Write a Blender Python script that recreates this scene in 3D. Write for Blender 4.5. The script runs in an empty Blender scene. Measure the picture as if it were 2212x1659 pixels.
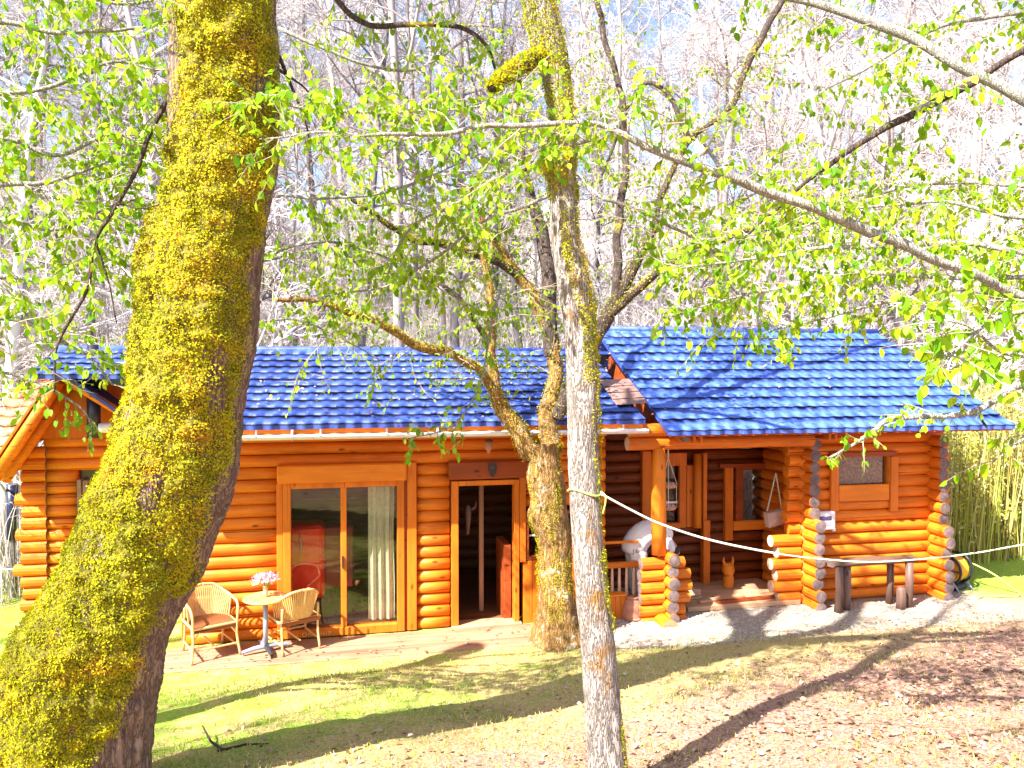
import bpy, math, random
import numpy as np
from mathutils import Vector, noise as mnoise
R = math.radians
rnd = random.Random(7)
nrg = np.random.default_rng(11)
scene = bpy.context.scene
COL = scene.collection

# ------------------------------------------------------------------ measuring frame (pixels of a 2212 px wide view -> metres)
F, CX, CY = 1671.0, 1106.0, 829.5
CAMZ, PIT, TH = 3.7, math.atan(34.5 / 1671), R(12)
CAM = Vector((0, 0, CAMZ))
ORG = Vector((0, 11.1, 0))
UD = Vector((math.cos(TH), math.sin(TH), 0)); VD = Vector((-math.sin(TH), math.cos(TH), 0))

def ray(px, py):
    x = (px - CX) / F; y = (CY - py) / F
    return Vector((x, math.cos(PIT) + y * math.sin(PIT), y * math.cos(PIT) - math.sin(PIT)))
def uz(px, py, v):
    d = ray(px, py); p0 = ORG + VD * v
    t = (p0 - CAM).dot(VD) / d.dot(VD); p = CAM + d * t
    return (p - ORG).dot(UD), p.z
def at(px, py, d):
    r = ray(px, py); return CAM + r * (d / r.y)
def to_uv(x, y):
    a = x - ORG.x; b = y - ORG.y
    return a * UD.x + b * UD.y, a * VD.x + b * VD.y
def from_uv(u, v, z=0.0):
    p = ORG + UD * u + VD * v; return Vector((p.x, p.y, z))

def smooth(a, b, x):
    t = np.clip((x - a) / (b - a), 0, 1); return t * t * (3 - 2 * t)
def gz(x, y):
    """height of the ground"""
    x = np.asarray(x, float); y = np.asarray(y, float)
    u = (x - ORG.x) * UD.x + (y - ORG.y) * UD.y
    v = (x - ORG.x) * VD.x + (y - ORG.y) * VD.y
    front = np.clip(-0.95 - v, 0, None)
    z = front * 0.19 * smooth(0, 1.2, front + 0.15)
    back = np.clip(v - 6.5, 0, None)
    crest = 17.5 + 4.5 * smooth(2, 16, u) + 2.5 * smooth(-9, -22, u) - 3.0 * np.exp(-((u + 4) / 5.0) ** 2)
    hill = back * 0.60
    z = z + crest * (1 - np.exp(-hill / crest * 1.25)) * smooth(0, 4, back)
    z = z + (0.03 * np.sin(x * 1.7 + y * 0.6) + 0.025 * np.sin(y * 2.3 - x * 0.8)) * smooth(0.2, 1.5, np.maximum(front, back))
    z = z + 0.35 * np.sin(x * 0.55 + 1.3) * np.sin(y * 0.43) * smooth(1, 6, back)
    return z
def gz1(x, y): return float(gz(x, y))

# ------------------------------------------------------------------ materials
def new_mat(name):
    m = bpy.data.materials.new(name); m.use_nodes = True
    nt = m.node_tree; b = nt.nodes['Principled BSDF']
    return m, nt, b
def node(nt, t, **kw):
    n = nt.nodes.new(t)
    for k, v in kw.items():
        if k.startswith('i_'):
            n.inputs[k[2:].replace('_', ' ')].default_value = v
        else: setattr(n, k, v)
    return n
def ramp(nt, stops, fac):
    r = nt.nodes.new('ShaderNodeValToRGB')
    el = r.color_ramp.elements
    while len(el) > 1: el.remove(el[0])
    el[0].position = stops[0][0]; el[0].color = (*stops[0][1], 1)
    for p, c in stops[1:]:
        e = el.new(p); e.color = (*c, 1)
    nt.links.new(fac, r.inputs['Fac'])
    return r.outputs['Color']
def coords(nt, scale=(1, 1, 1), kind='Object'):
    tc = nt.nodes.new('ShaderNodeTexCoord'); mp = nt.nodes.new('ShaderNodeMapping')
    mp.inputs['Scale'].default_value = scale
    nt.links.new(tc.outputs[kind], mp.inputs['Vector'])
    return mp.outputs['Vector']
def noise_tex(nt, vec, scale, detail=4, rough=.55):
    n = node(nt, 'ShaderNodeTexNoise'); n.inputs['Scale'].default_value = scale
    n.inputs['Detail'].default_value = detail; n.inputs['Roughness'].default_value = rough
    if vec is not None: nt.links.new(vec, n.inputs['Vector'])
    return n.outputs['Fac']
def mixc(nt, fac, a, b, mode='MIX'):
    m = nt.nodes.new('ShaderNodeMix'); m.data_type = 'RGBA'; m.blend_type = mode
    for i, v in ((0, fac), (6, a), (7, b)):
        if isinstance(v, (int, float)): m.inputs[i].default_value = v
        elif isinstance(v, tuple): m.inputs[i].default_value = (*v, 1)
        else: nt.links.new(v, m.inputs[i])
    return m.outputs[2]
def math_(nt, op, a, b=None, clamp=False):
    m = nt.nodes.new('ShaderNodeMath'); m.operation = op; m.use_clamp = clamp
    for i, v in ((0, a), (1, b)):
        if v is None: continue
        if isinstance(v, (int, float)): m.inputs[i].default_value = v
        else: nt.links.new(v, m.inputs[i])
    return m.outputs[0]
def bump(nt, b, h, strength=.4, dist=.01):
    n = nt.nodes.new('ShaderNodeBump'); n.inputs['Strength'].default_value = strength; n.inputs['Distance'].default_value = dist
    nt.links.new(h, n.inputs['Height']); nt.links.new(n.outputs['Normal'], b.inputs['Normal'])
def island(nt):
    g = nt.nodes.new('ShaderNodeNewGeometry'); return g.outputs['Random Per Island']

def mat_plain(name, col, rough=.6, metal=0.0, var=.12, scale=9):
    m, nt, b = new_mat(name)
    v = coords(nt); n = noise_tex(nt, v, scale)
    c1 = tuple(x * (1 - var) for x in col); c2 = tuple(min(1, x * (1 + var)) for x in col)
    nt.links.new(ramp(nt, [(.3, c1), (.7, c2)], n), b.inputs['Base Color'])
    b.inputs['Roughness'].default_value = rough; b.inputs['Metallic'].default_value = metal
    bump(nt, b, n, .15, .004)
    return m
def mat_wood(name, axis, dark, light, grain=26, rough=.5, knots=True):
    """varnished wood; grain runs along the given axis of the object"""
    m, nt, b = new_mat(name)
    s = {'x': (.09, 1, 1), 'y': (1, .09, 1), 'z': (1, 1, .09)}[axis]
    v = coords(nt, s)
    n = noise_tex(nt, v, grain, 6, .65)
    col = ramp(nt, [(.25, dark), (.5, tuple((a + c) / 2 for a, c in zip(dark, light))), (.75, light)], n)
    big = noise_tex(nt, coords(nt, tuple(x * .25 + .12 for x in s)), 9, 3)
    col = mixc(nt, math_(nt, 'MULTIPLY', math_(nt, 'SUBTRACT', big, .38, True), 1.5, True), col, tuple(x * .55 for x in dark))
    isl = island(nt)
    col = mixc(nt, math_(nt, 'MULTIPLY', isl, .45), col, tuple(x * .8 for x in dark))
    if knots:
        ks = {'x': (2.2, 5, 5), 'y': (5, 2.2, 5), 'z': (5, 5, 2.2)}[axis]
        vo = node(nt, 'ShaderNodeTexVoronoi'); nt.links.new(coords(nt, ks), vo.inputs['Vector']); vo.inputs['Scale'].default_value = 1.0
        k = ramp(nt, [(.05, (1, 1, 1)), (.13, (0, 0, 0))], vo.outputs['Distance'])
        col = mixc(nt, k, col, tuple(x * .30 for x in dark))
    ck = noise_tex(nt, coords(nt, tuple(x * x * .9 for x in s)), 34, 3, .5)
    col = mixc(nt, ramp(nt, [(.655, (0, 0, 0)), (.70, (1, 1, 1))], ck), col, tuple(x * .28 for x in dark))
    nt.links.new(col, b.inputs['Base Color'])
    b.inputs['Roughness'].default_value = rough
    b.inputs['Specular IOR Level'].default_value = .3
    bump(nt, b, n, .35, .006)
    return m
OD, OL = (.60, .125, .007), (.95, .30, .020)
WOOD_X = mat_wood('orange_log_along', 'x', OD, OL)
WOOD_SHADED = mat_wood('shaded_porch_log', 'x', (.10, .020, .005), (.34, .075, .010))  # log colour darkened to paint in the shade inside the porch
WOOD_Y = mat_wood('orange_log_across', 'y', OD, OL)
WOOD_Z = mat_wood('orange_post', 'z', (.66, .17, .010), (.86, .29, .022))
BOARD_X = mat_wood('orange_board_along', 'x', (.70, .17, .010), (.92, .29, .018), grain=18)
BOARD_Z = mat_wood('orange_board_upright', 'z', (.62, .14, .010), (.82, .23, .016), grain=18)
RED_X = mat_wood('red_brown_board', 'x', (.28, .052, .012), (.42, .085, .018), grain=18)
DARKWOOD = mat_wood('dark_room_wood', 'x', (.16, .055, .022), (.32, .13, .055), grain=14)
PALEWOOD = mat_wood('weathered_plank', 'x', (.45, .25, .14), (.68, .42, .26), grain=16)
BARKLOG = mat_wood('bark_log', 'z', (.09, .045, .035), (.32, .19, .15), grain=20)

def mat_logend():
    m, nt, b = new_mat('grey_log_end')
    v = coords(nt); n = noise_tex(nt, v, 30, 5)
    w = node(nt, 'ShaderNodeTexNoise'); w.inputs['Scale'].default_value = 5; nt.links.new(v, w.inputs['Vector'])
    c = ramp(nt, [(.3, (.06, .042, .042)), (.52, (.17, .115, .11)), (.78, (.34, .23, .20))], math_(nt, 'ADD', math_(nt, 'MULTIPLY', n, .5), math_(nt, 'MULTIPLY', w.outputs['Fac'], .5)))
    nt.links.new(c, b.inputs['Base Color']); b.inputs['Roughness'].default_value = .85
    bump(nt, b, n, .4, .01)
    return m
LOGEND = mat_logend()

def mat_roof(name, c1, c2, rough=.38):
    m, nt, b = new_mat(name)
    v = coords(nt); n = noise_tex(nt, v, 3.5, 6, .6); mpv = coords(nt, (5, 1.6, 1.6)); mpv.node.inputs['Rotation'].default_value = (0, 0, R(38)); n2 = noise_tex(nt, mpv, 3.2, 5, .65)
    col = ramp(nt, [(.3, c1), (.7, c2)], n)
    col = mixc(nt, math_(nt, 'MULTIPLY', math_(nt, 'SUBTRACT', n2, .52, True), 2.4, True), col, tuple(min(1, x * 1.5 + .05) for x in c2))  # lighter diagonal streaks: sky reflection painted into the tile colour
    rs = noise_tex(nt, coords(nt, (1.2, 2.2, 2.2)), 5.5, 5, .7)
    col = mixc(nt, ramp(nt, [(.66, (0, 0, 0)), (.72, (.8, .8, .8))], rs), col, (.50, .30, .28))
    col = mixc(nt, ramp(nt, [(.30, (.7, .7, .7)), (.38, (0, 0, 0))], rs), col, tuple(x * .45 for x in c1))
    nt.links.new(col, b.inputs['Base Color'])
    nt.links.new(ramp(nt, [(.3, (rough - .1,) * 3), (.7, (rough + .15,) * 3)], n2), b.inputs['Roughness'])
    b.inputs['Specular IOR Level'].default_value = .35
    return m
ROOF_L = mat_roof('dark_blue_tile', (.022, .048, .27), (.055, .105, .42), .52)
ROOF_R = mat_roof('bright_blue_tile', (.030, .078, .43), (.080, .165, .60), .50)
ROOF_O = mat_roof('clay_tile', (.52, .22, .10), (.70, .36, .20), .6)
FLASH = mat_plain('faded_flashing', (.24, .14, .125), .7, var=.3)
GUTTER = mat_plain('pale_gutter', (.70, .68, .74), .35)
WHITE = mat_plain('white_paint', (.80, .80, .84), .4, var=.04)
BLACK = mat_plain('black_metal', (.02, .022, .03), .4)
NAVY = mat_plain('blue_black_enamel', (.018, .022, .06), .3)
STEEL = mat_plain('blue_grey_steel', (.34, .38, .52), .4, .3)
RATTAN = mat_plain('pale_rattan', (.72, .42, .17), .5, scale=30)
WICKER = mat_plain('brown_wicker', (.30, .10, .035), .6, scale=60)
TERRA = mat_plain('terracotta', (.40, .165, .10), .8, var=.25)
RED = mat_plain('red_enamel', (.90, .012, .015), .3)
CREAM = mat_plain('cream_curtain', (.74, .68, .52), .8, scale=25)
CLOTHW = mat_plain('white_cotton', (.88, .86, .92), .85, var=.03)
TROUSER = mat_plain('white_trousers', (.88, .88, .88), .85, var=.03)
SKIN = mat_plain('skin', (.62, .33, .24), .55, var=.05)
HAIR = mat_plain('dark_hair', (.035, .02, .02), .6)
BAGM = mat_plain('pink_beige_canvas', (.66, .44, .38), .8)
ROPEW = mat_plain('white_rope', (.78, .82, .72), .6, var=.05)
HOSEY = mat_plain('yellow_hose', (.80, .40, .02), .45)
HOSEG = mat_plain('yellow_green_hose', (.62, .72, .15), .45)
BONE = mat_plain('bone', (.20, .12, .095), .8)
PINKF = mat_plain('pink_petals', (.78, .42, .72), .7, var=.25, scale=60)
DKLEAF = mat_plain('flower_leaves', (.15, .25, .05), .6)
INK = mat_plain('dark_print', (.03, .03, .04), .7)
CARVE = mat_plain('orange_lettering', (.92, .55, .12), .6)
STONE = mat_plain('pale_pebble', (.40, .35, .31), .9, var=.45, scale=22)

def mat_glass(name, tint, gl=1.0):
    m, nt, b = new_mat(name); nt.nodes.remove(b)
    out = nt.nodes['Material Output']
    tr = node(nt, 'ShaderNodeBsdfTransparent'); tr.inputs['Color'].default_value = (*tint, 1)
    g = node(nt, 'ShaderNodeBsdfGlossy'); g.inputs['Roughness'].default_value = .015
    fr = node(nt, 'ShaderNodeFresnel'); fr.inputs['IOR'].default_value = 1.5
    mx = node(nt, 'ShaderNodeMixShader')
    nt.links.new(math_(nt, 'ADD', math_(nt, 'MULTIPLY', fr.outputs[0], gl), .03, True), mx.inputs[0])
    nt.links.new(tr.outputs[0], mx.inputs[1]); nt.links.new(g.outputs[0], mx.inputs[2]); nt.links.new(mx.outputs[0], out.inputs['Surface'])
    return m
GLASS = mat_glass('window_glass', (.92, .94, .92), .5)

def mat_leaf(name, stops, trans=.45):
    m, nt, b = new_mat(name); out = nt.nodes['Material Output']
    isl = island(nt)
    c = ramp(nt, stops, isl)
    nt.links.new(c, b.inputs['Base Color']); b.inputs['Roughness'].default_value = .5; b.inputs['Specular IOR Level'].default_value = .25
    t = node(nt, 'ShaderNodeBsdfTranslucent'); nt.links.new(mixc(nt, .4, c, (.38, .52, .012)), t.inputs['Color'])
    mx = node(nt, 'ShaderNodeMixShader'); mx.inputs[0].default_value = trans
    nt.links.new(b.outputs[0], mx.inputs[1]); nt.links.new(t.outputs[0], mx.inputs[2]); nt.links.new(mx.outputs[0], out.inputs['Surface'])
    return m
LEAF = mat_leaf('spring_leaf', [(0, (.08, .24, .006)), (.3, (.19, .40, .008)), (.65, (.32, .51, .012)), (1, (.48, .59, .025))])
LEAFD = mat_leaf('spring_leaf_deeper', [(0, (.09, .22, .006)), (.5, (.24, .40, .012)), (1, (.44, .54, .02))])
MOSS = None
def mat_moss(name):
    m, nt, b = new_mat(name); out = nt.nodes['Material Output']
    v = coords(nt)
    n = noise_tex(nt, v, 2.6, 5, .65); n2 = noise_tex(nt, v, 7.5, 4, .6)
    isl = island(nt)
    f = math_(nt, 'ADD', math_(nt, 'MULTIPLY', n, .62), math_(nt, 'ADD', math_(nt, 'MULTIPLY', n2, .32), math_(nt, 'MULTIPLY', math_(nt, 'SUBTRACT', isl, .5), .14)))
    c = ramp(nt, [(.22, (.07, .09, .006)), (.35, (.24, .25, .010)), (.44, (.40, .40, .010)), (.54, (.56, .49, .014)), (.62, (.60, .34, .025)), (.74, (.44, .20, .04))], f)
    nt.links.new(c, b.inputs['Base Color']); b.inputs['Roughness'].default_value = .8; b.inputs['Specular IOR Level'].default_value = .1
    t = node(nt, 'ShaderNodeBsdfTranslucent'); nt.links.new(c, t.inputs['Color'])
    mx = node(nt, 'ShaderNodeMixShader'); mx.inputs[0].default_value = .25
    nt.links.new(b.outputs[0], mx.inputs[1]); nt.links.new(t.outputs[0], mx.inputs[2]); nt.links.new(mx.outputs[0], out.inputs['Surface'])
    return m
MOSS = mat_moss('sunny_moss')
MOSS_DEEP = mat_plain('deep_moss', (.16, .135, .012), .95, var=.7, scale=14)

def mat_bark(name, dark, mid, light, scale=1.0, moss=None, mossamt=.5, crack=.8):
    m, nt, b = new_mat(name)
    v = coords(nt, (1, 1, .17))
    n = noise_tex(nt, v, 30 * scale, 8, .72)
    vo = node(nt, 'ShaderNodeTexVoronoi'); vo.feature = 'DISTANCE_TO_EDGE'; vo.inputs['Scale'].default_value = 30 * scale
    wv = node(nt, 'ShaderNodeVectorMath', operation='ADD')
    nn = node(nt, 'ShaderNodeTexNoise'); nn.inputs['Scale'].default_value = 14; nn.inputs['Detail'].default_value = 5; nt.links.new(v, nn.inputs['Vector'])
    sc = node(nt, 'ShaderNodeVectorMath', operation='SCALE'); nt.links.new(nn.outputs['Color'], sc.inputs[0]); sc.inputs['Scale'].default_value = .22
    nt.links.new(v, wv.inputs[0]); nt.links.new(sc.outputs[0], wv.inputs[1]); nt.links.new(wv.outputs[0], vo.inputs['Vector'])
    c = ramp(nt, [(.28, dark), (.5, mid), (.72, light)], n)
    e = ramp(nt, [(.0, (1, 1, 1)), (.13, (0, 0, 0))], vo.outputs['Distance'])
    c = mixc(nt, math_(nt, 'MULTIPLY', math_(nt, 'MULTIPLY', e, math_(nt, 'MULTIPLY', n, 1.7, True)), crack), c, tuple(x * .3 for x in dark))
    if moss:
        p = noise_tex(nt, coords(nt), 3.2, 5, .7)
        k = ramp(nt, [(mossamt, (0, 0, 0)), (mossamt + .08, (1, 1, 1))], p)
        c = mixc(nt, k, c, moss)
    nt.links.new(c, b.inputs['Base Color']); b.inputs['Roughness'].default_value = .85; b.inputs['Specular IOR Level'].default_value = .15
    h = math_(nt, 'ADD', math_(nt, 'MULTIPLY', n, .5), math_(nt, 'MULTIPLY', math_(nt, 'MINIMUM', vo.outputs['Distance'], .25), 3.0))
    bump(nt, b, h, .8, .02)
    return m
BARK_OLD = mat_bark('furrowed_bark', (.10, .065, .05), (.24, .165, .13), (.44, .33, .27), .75)
BARK_PALE = mat_bark('pale_grey_bark', (.12, .085, .07), (.40, .35, .31), (.70, .66, .62), 1.3, (.26, .145, .05), .60, .95)
BARK_BACK = mat_bark('lichen_bark', (.11, .06, .025), (.32, .17, .05), (.60, .46, .30), .8, (.60, .58, .48), .60)
BARK_DARK = mat_bark('dark_branch_bark', (.05, .035, .03), (.11, .08, .07), (.26, .20, .16), 1.2, (.40, .32, .03), .60)
LIMB = mat_bark('smooth_pale_limb', (.22, .20, .17), (.46, .45, .40), (.68, .68, .62), 1.6)
TWIG = mat_plain('twig', (.30, .22, .17), .8, var=.4)
def mat_wild(name, a, b_, c_):
    m, nt, b = new_mat(name)
    oi = node(nt, 'ShaderNodeObjectInfo')
    v = coords(nt, (1, 1, .3)); n = noise_tex(nt, v, 4, 4)
    f = math_(nt, 'ADD', math_(nt, 'MULTIPLY', n, .6), math_(nt, 'MULTIPLY', oi.outputs['Random'], .4))
    nt.links.new(ramp(nt, [(.25, a), (.5, b_), (.75, c_)], f), b.inputs['Base Color'])
    b.inputs['Roughness'].default_value = .8
    return m
WILD_PALE = mat_wild('pale_bare_wood', (.24, .19, .18), (.52, .46, .45), (.76, .73, .74))
WILD_DARK = mat_wild('dark_bare_wood', (.08, .07, .075), (.18, .155, .16), (.36, .31, .30))
REED = mat_leaf('straw_reed', [(0, (.16, .11, .03)), (.25, (.58, .42, .14)), (.6, (.50, .58, .10)), (.8, (.66, .66, .16)), (1, (.80, .76, .56))], .35)

def mat_ground():
    m, nt, b = new_mat('lawn_and_leaf_litter')
    g = node(nt, 'ShaderNodeNewGeometry'); pos = g.outputs['Position']
    sep = node(nt, 'ShaderNodeSeparateXYZ'); nt.links.new(pos, sep.inputs[0])
    X, Y = sep.outputs[0], sep.outputs[1]
    u = math_(nt, 'ADD', math_(nt, 'MULTIPLY', X, UD.x), math_(nt, 'MULTIPLY', math_(nt, 'SUBTRACT', Y, ORG.y), UD.y))
    v = math_(nt, 'ADD', math_(nt, 'MULTIPLY', X, VD.x), math_(nt, 'MULTIPLY', math_(nt, 'SUBTRACT', Y, ORG.y), VD.y))
    fine = noise_tex(nt, pos, 38, 6, .7); mid = noise_tex(nt, pos, 3.2, 5, .6); big = noise_tex(nt, pos, .9, 4, .6)
    straw = ramp(nt, [(.3, (.24, .16, .06)), (.5, (.47, .37, .14)), (.7, (.62, .53, .27))], fine)
    green = ramp(nt, [(.3, (.13, .24, .03)), (.5, (.28, .40, .05)), (.7, (.46, .52, .12))], fine)
    lit = ramp(nt, [(.30, (.12, .06, .045)), (.48, (.36, .20, .145)), (.7, (.58, .39, .31))], fine)
    grav = ramp(nt, [(.3, (.14, .10, .08)), (.5, (.36, .30, .24)), (.72, (.60, .53, .44))], fine)
    # greener towards the left, litter towards the right and near the camera
    gm = math_(nt, 'ADD', math_(nt, 'MULTIPLY', mid, .9), math_(nt, 'ADD', math_(nt, 'MULTIPLY', big, .55), math_(nt, 'MULTIPLY', u, -.030)))
    c = mixc(nt, ramp(nt, [(.74, (0, 0, 0)), (.92, (1, 1, 1))], gm), straw, green)
    lm = math_(nt, 'ADD', math_(nt, 'MULTIPLY', math_(nt, 'ADD', u, 1.0), .085), math_(nt, 'ADD', math_(nt, 'MULTIPLY', math_(nt, 'ADD', v, 3.2), -.20), math_(nt, 'MULTIPLY', math_(nt, 'ADD', mid, big), .55)))
    c = mixc(nt, ramp(nt, [(.62, (0, 0, 0)), (1.0, (1, 1, 1))], lm), c, lit)
    gr = math_(nt, 'MULTIPLY', ramp(nt, [(.0, (0, 0, 0)), (1, (1, 1, 1))], math_(nt, 'MULTIPLY', math_(nt, 'ADD', math_(nt, 'ADD', v, 1.75), math_(nt, 'MULTIPLY', mid, .7)), 1.1, True)),
               ramp(nt, [(.0, (0, 0, 0)), (1, (1, 1, 1))], math_(nt, 'MULTIPLY', math_(nt, 'SUBTRACT', u, .55), 1.2, True)))
    inr = math_(nt, 'MULTIPLY', gr, math_(nt, 'MULTIPLY', math_(nt, 'SUBTRACT', 8.6, u), .8, True))
    c = mixc(nt, inr, c, grav)
    gs = math_(nt, 'MULTIPLY', math_(nt, 'MULTIPLY', math_(nt, 'SUBTRACT', u, 7.5), 1.5, True), math_(nt, 'MULTIPLY', math_(nt, 'ADD', v, math_(nt, 'ADD', .35, math_(nt, 'MULTIPLY', mid, .5))), 2.0, True))
    c = mixc(nt, gs, c, green)
    # wooded slope behind: pale pinkish dead leaves
    hl = ramp(nt, [(.30, (.26, .20, .18)), (.48, (.58, .50, .46)), (.66, (.82, .76, .74))], math_(nt, 'ADD', math_(nt, 'MULTIPLY', fine, .6), math_(nt, 'MULTIPLY', mid, .4)))
    c = mixc(nt, math_(nt, 'MULTIPLY', math_(nt, 'SUBTRACT', v, 5.5), .5, True), c, hl)
    nt.links.new(c, b.inputs['Base Color']); b.inputs['Roughness'].default_value = .95; b.inputs['Specular IOR Level'].default_value = .05
    bump(nt, b, math_(nt, 'ADD', fine, math_(nt, 'MULTIPLY', mid, 2.0)), .7, .03)
    return m
GROUND = mat_ground()
PAVE = mat_wood('terrace_boards', 'x', (.30, .15, .085), (.50, .31, .20), grain=12, knots=False)
GRASSM = mat_leaf('grass_blade', [(0, (.22, .36, .03)), (.3, (.36, .44, .06)), (.55, (.58, .50, .18)), (1, (.74, .60, .32))], .3)
LITTERM = mat_leaf('dead_leaf', [(0, (.13, .06, .04)), (.4, (.34, .18, .12)), (.75, (.46, .28, .20)), (1, (.60, .44, .36))], .12)
SNAP = None

# ------------------------------------------------------------------ mesh building
class MB:
    def __init__(s): s.v = []; s.f = []; s.m = []
    def add(s, vs, fs, mi=0):
        o = len(s.v); s.v += [tuple(x) for x in vs]
        for f in fs: s.f.append(tuple(i + o for i in f)); s.m.append(mi)
        return s
    def box(s, a, b, c=.006, mi=0, rz=0, piv=None, ry=0):
        """chamfered box from corner a to corner b"""
        a, b = [min(x, y) for x, y in zip(a, b)], [max(x, y) for x, y in zip(a, b)]
        h = [(q - p) / 2 for p, q in zip(a, b)]; ctr = Vector([(q + p) / 2 for p, q in zip(a, b)])
        c = min(c, min(h) * .45)
        vs = []; idx = {}
        for sx in (-1, 1):
            for sy in (-1, 1):
                for sz in (-1, 1):
                    for ax in range(3):
                        p = [sx * (h[0] - c), sy * (h[1] - c), sz * (h[2] - c)]
                        p[ax] = (sx, sy, sz)[ax] * h[ax]
                        idx[(sx, sy, sz, ax)] = len(vs); vs.append(Vector(p))
        fs = []
        for ax in range(3):
            o1, o2 = [i for i in range(3) if i != ax]
            for sg in (-1, 1):
                q = []
                for s1, s2 in ((-1, -1), (1, -1), (1, 1), (-1, 1)):
                    k = [0, 0, 0]; k[ax] = sg; k[o1] = s1; k[o2] = s2
                    q.append(idx[(*k, ax)])
                fs.append(q if (sg > 0) == (ax != 1) else q[::-1])
        for ax in range(3):       # edges running along ax
            o1, o2 = [i for i in range(3) if i != ax]
            for s1 in (-1, 1):
                for s2 in (-1, 1):
                    k0 = [0, 0, 0]; k0[o1] = s1; k0[o2] = s2; k1 = list(k0); k0[ax] = -1; k1[ax] = 1
                    fs.append([idx[(*k0, o1)], idx[(*k1, o1)], idx[(*k1, o2)], idx[(*k0, o2)]])
        for sx in (-1, 1):
            for sy in (-1, 1):
                for sz in (-1, 1): fs.append([idx[(sx, sy, sz, 0)], idx[(sx, sy, sz, 1)], idx[(sx, sy, sz, 2)]])
        if ry:
            cs, sn = math.cos(ry), math.sin(ry); vs = [Vector((p.x * cs + p.z * sn, p.y, -p.x * sn + p.z * cs)) for p in vs]
        if rz:
            cs, sn = math.cos(rz), math.sin(rz); vs = [Vector((p.x * cs - p.y * sn, p.x * sn + p.y * cs, p.z)) for p in vs]
        return s.add([p + ctr for p in vs], fs, mi)
    def tube(s, pts, rad, n=8, caps=True, mi=0, capmi=None, bump=0.0, seed=0, flat=1.0, dome=0.0):
        pts = [Vector(p) for p in pts]
        if isinstance(rad, (int, float)): rad = [rad] * len(pts)
        o = len(s.v); up = None; L = len(pts)
        for i, p in enumerate(pts):
            t = (pts[min(i + 1, L - 1)] - pts[max(i - 1, 0)])
            t = t.normalized() if t.length > 1e-9 else Vector((0, 0, 1))
            if up is None:
                up = Vector((0, 0, 1)) if abs(t.z) < .9 else Vector((0, 1, 0))
            x = up - t * up.dot(t)
            if x.length < 1e-6: x = t.orthogonal()
            x.normalize(); y = t.cross(x); up = x
            for k in range(n):
                a = 2 * math.pi * k / n
                r = rad[i]
                if bump: r *= 1 + bump * mnoise.noise(Vector((p.x * 2.1 + math.cos(a) * 1.3 + seed * 7.3, p.y * 2.1 + math.sin(a) * 1.3, p.z * 2.1 + seed)))
                q = p + x * (math.cos(a) * r) + y * (math.sin(a) * r * flat)
                s.v.append(tuple(q))
        for i in range(L - 1):
            for k in range(n):
                k2 = (k + 1) % n
                s.f.append((o + i * n + k, o + i * n + k2, o + (i + 1) * n + k2, o + (i + 1) * n + k)); s.m.append(mi)
        if caps:
            cm = mi if capmi is None else capmi
            for i, rev in ((0, True), (L - 1, False)):
                ring = list(range(o + i * n, o + (i + 1) * n))
                if capmi is not None or dome:
                    c = sum((Vector(s.v[j]) for j in ring), Vector()) / n
                    t = (pts[1] - pts[0]).normalized() if i == 0 else (pts[-1] - pts[-2]).normalized()
                    c += t * (-1 if i == 0 else 1) * dome * rad[i]
                    ci = len(s.v); s.v.append(tuple(c))
                    r2 = [s.v[j] for j in ring]; o2 = len(s.v)
                    if capmi is not None: s.v += r2
                    else: o2 = ring[0]
                    for k in range(n):
                        a, b = o2 + k, o2 + (k + 1) % n
                        s.f.append((b, a, ci) if rev else (a, b, ci)); s.m.append(cm)
                else:
                    s.f.append(tuple(ring[::-1] if rev else ring)); s.m.append(cm)
        return s
    def lathe(s, prof, c, n=20, mi=0):
        o = len(s.v); c = Vector(c)
        for r, z in prof:
            for k in range(n):
                a = 2 * math.pi * k / n; s.v.append((c.x + r * math.cos(a), c.y + r * math.sin(a), c.z + z))
        for i in range(len(prof) - 1):
            for k in range(n):
                k2 = (k + 1) % n; s.f.append((o + i * n + k, o + i * n + k2, o + (i + 1) * n + k2, o + (i + 1) * n + k)); s.m.append(mi)
        s.f.append(tuple(range(o, o + n))[::-1]); s.m.append(mi)
        s.f.append(tuple(range(o + (len(prof) - 1) * n, o + len(prof) * n))); s.m.append(mi)
        return s
    def build(s, name, mats, parent=None, sm=False, **tags):
        me = bpy.data.meshes.new(name)
        me.from_pydata(s.v, [], s.f)
        if not isinstance(mats, (list, tuple)): mats = [mats]
        for m in mats: me.materials.append(m)
        if len(mats) > 1: me.polygons.foreach_set('material_index', s.m)
        if sm: me.polygons.foreach_set('use_smooth', [True] * len(me.polygons))
        me.update()
        o = bpy.data.objects.new(name, me); COL.objects.link(o)
        if parent is not None: o.parent = parent
        for k, v in tags.items(): o[k] = v
        return o
def np_mesh(name, verts, faces, mat, parent=None, sm=False, **tags):
    """verts (N,3) and faces (M,k) arrays -> object"""
    me = bpy.data.meshes.new(name)
    verts = np.asarray(verts, np.float32); faces = np.asarray(faces, np.int32)
    M, k = faces.shape
    me.vertices.add(len(verts)); me.vertices.foreach_set('co', verts.ravel())
    me.loops.add(M * k); me.loops.foreach_set('vertex_index', faces.ravel())
    me.polygons.add(M); me.polygons.foreach_set('loop_start', np.arange(M, dtype=np.int32) * k)
    me.polygons.foreach_set('loop_total', np.full(M, k, np.int32))
    if sm: me.polygons.foreach_set('use_smooth', np.ones(M, bool))
    me.materials.append(mat); me.update(calc_edges=True); me.validate()
    o = bpy.data.objects.new(name, me); COL.objects.link(o)
    if parent is not None: o.parent = parent
    for kk, v in tags.items(): o[kk] = v
    return o
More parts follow.
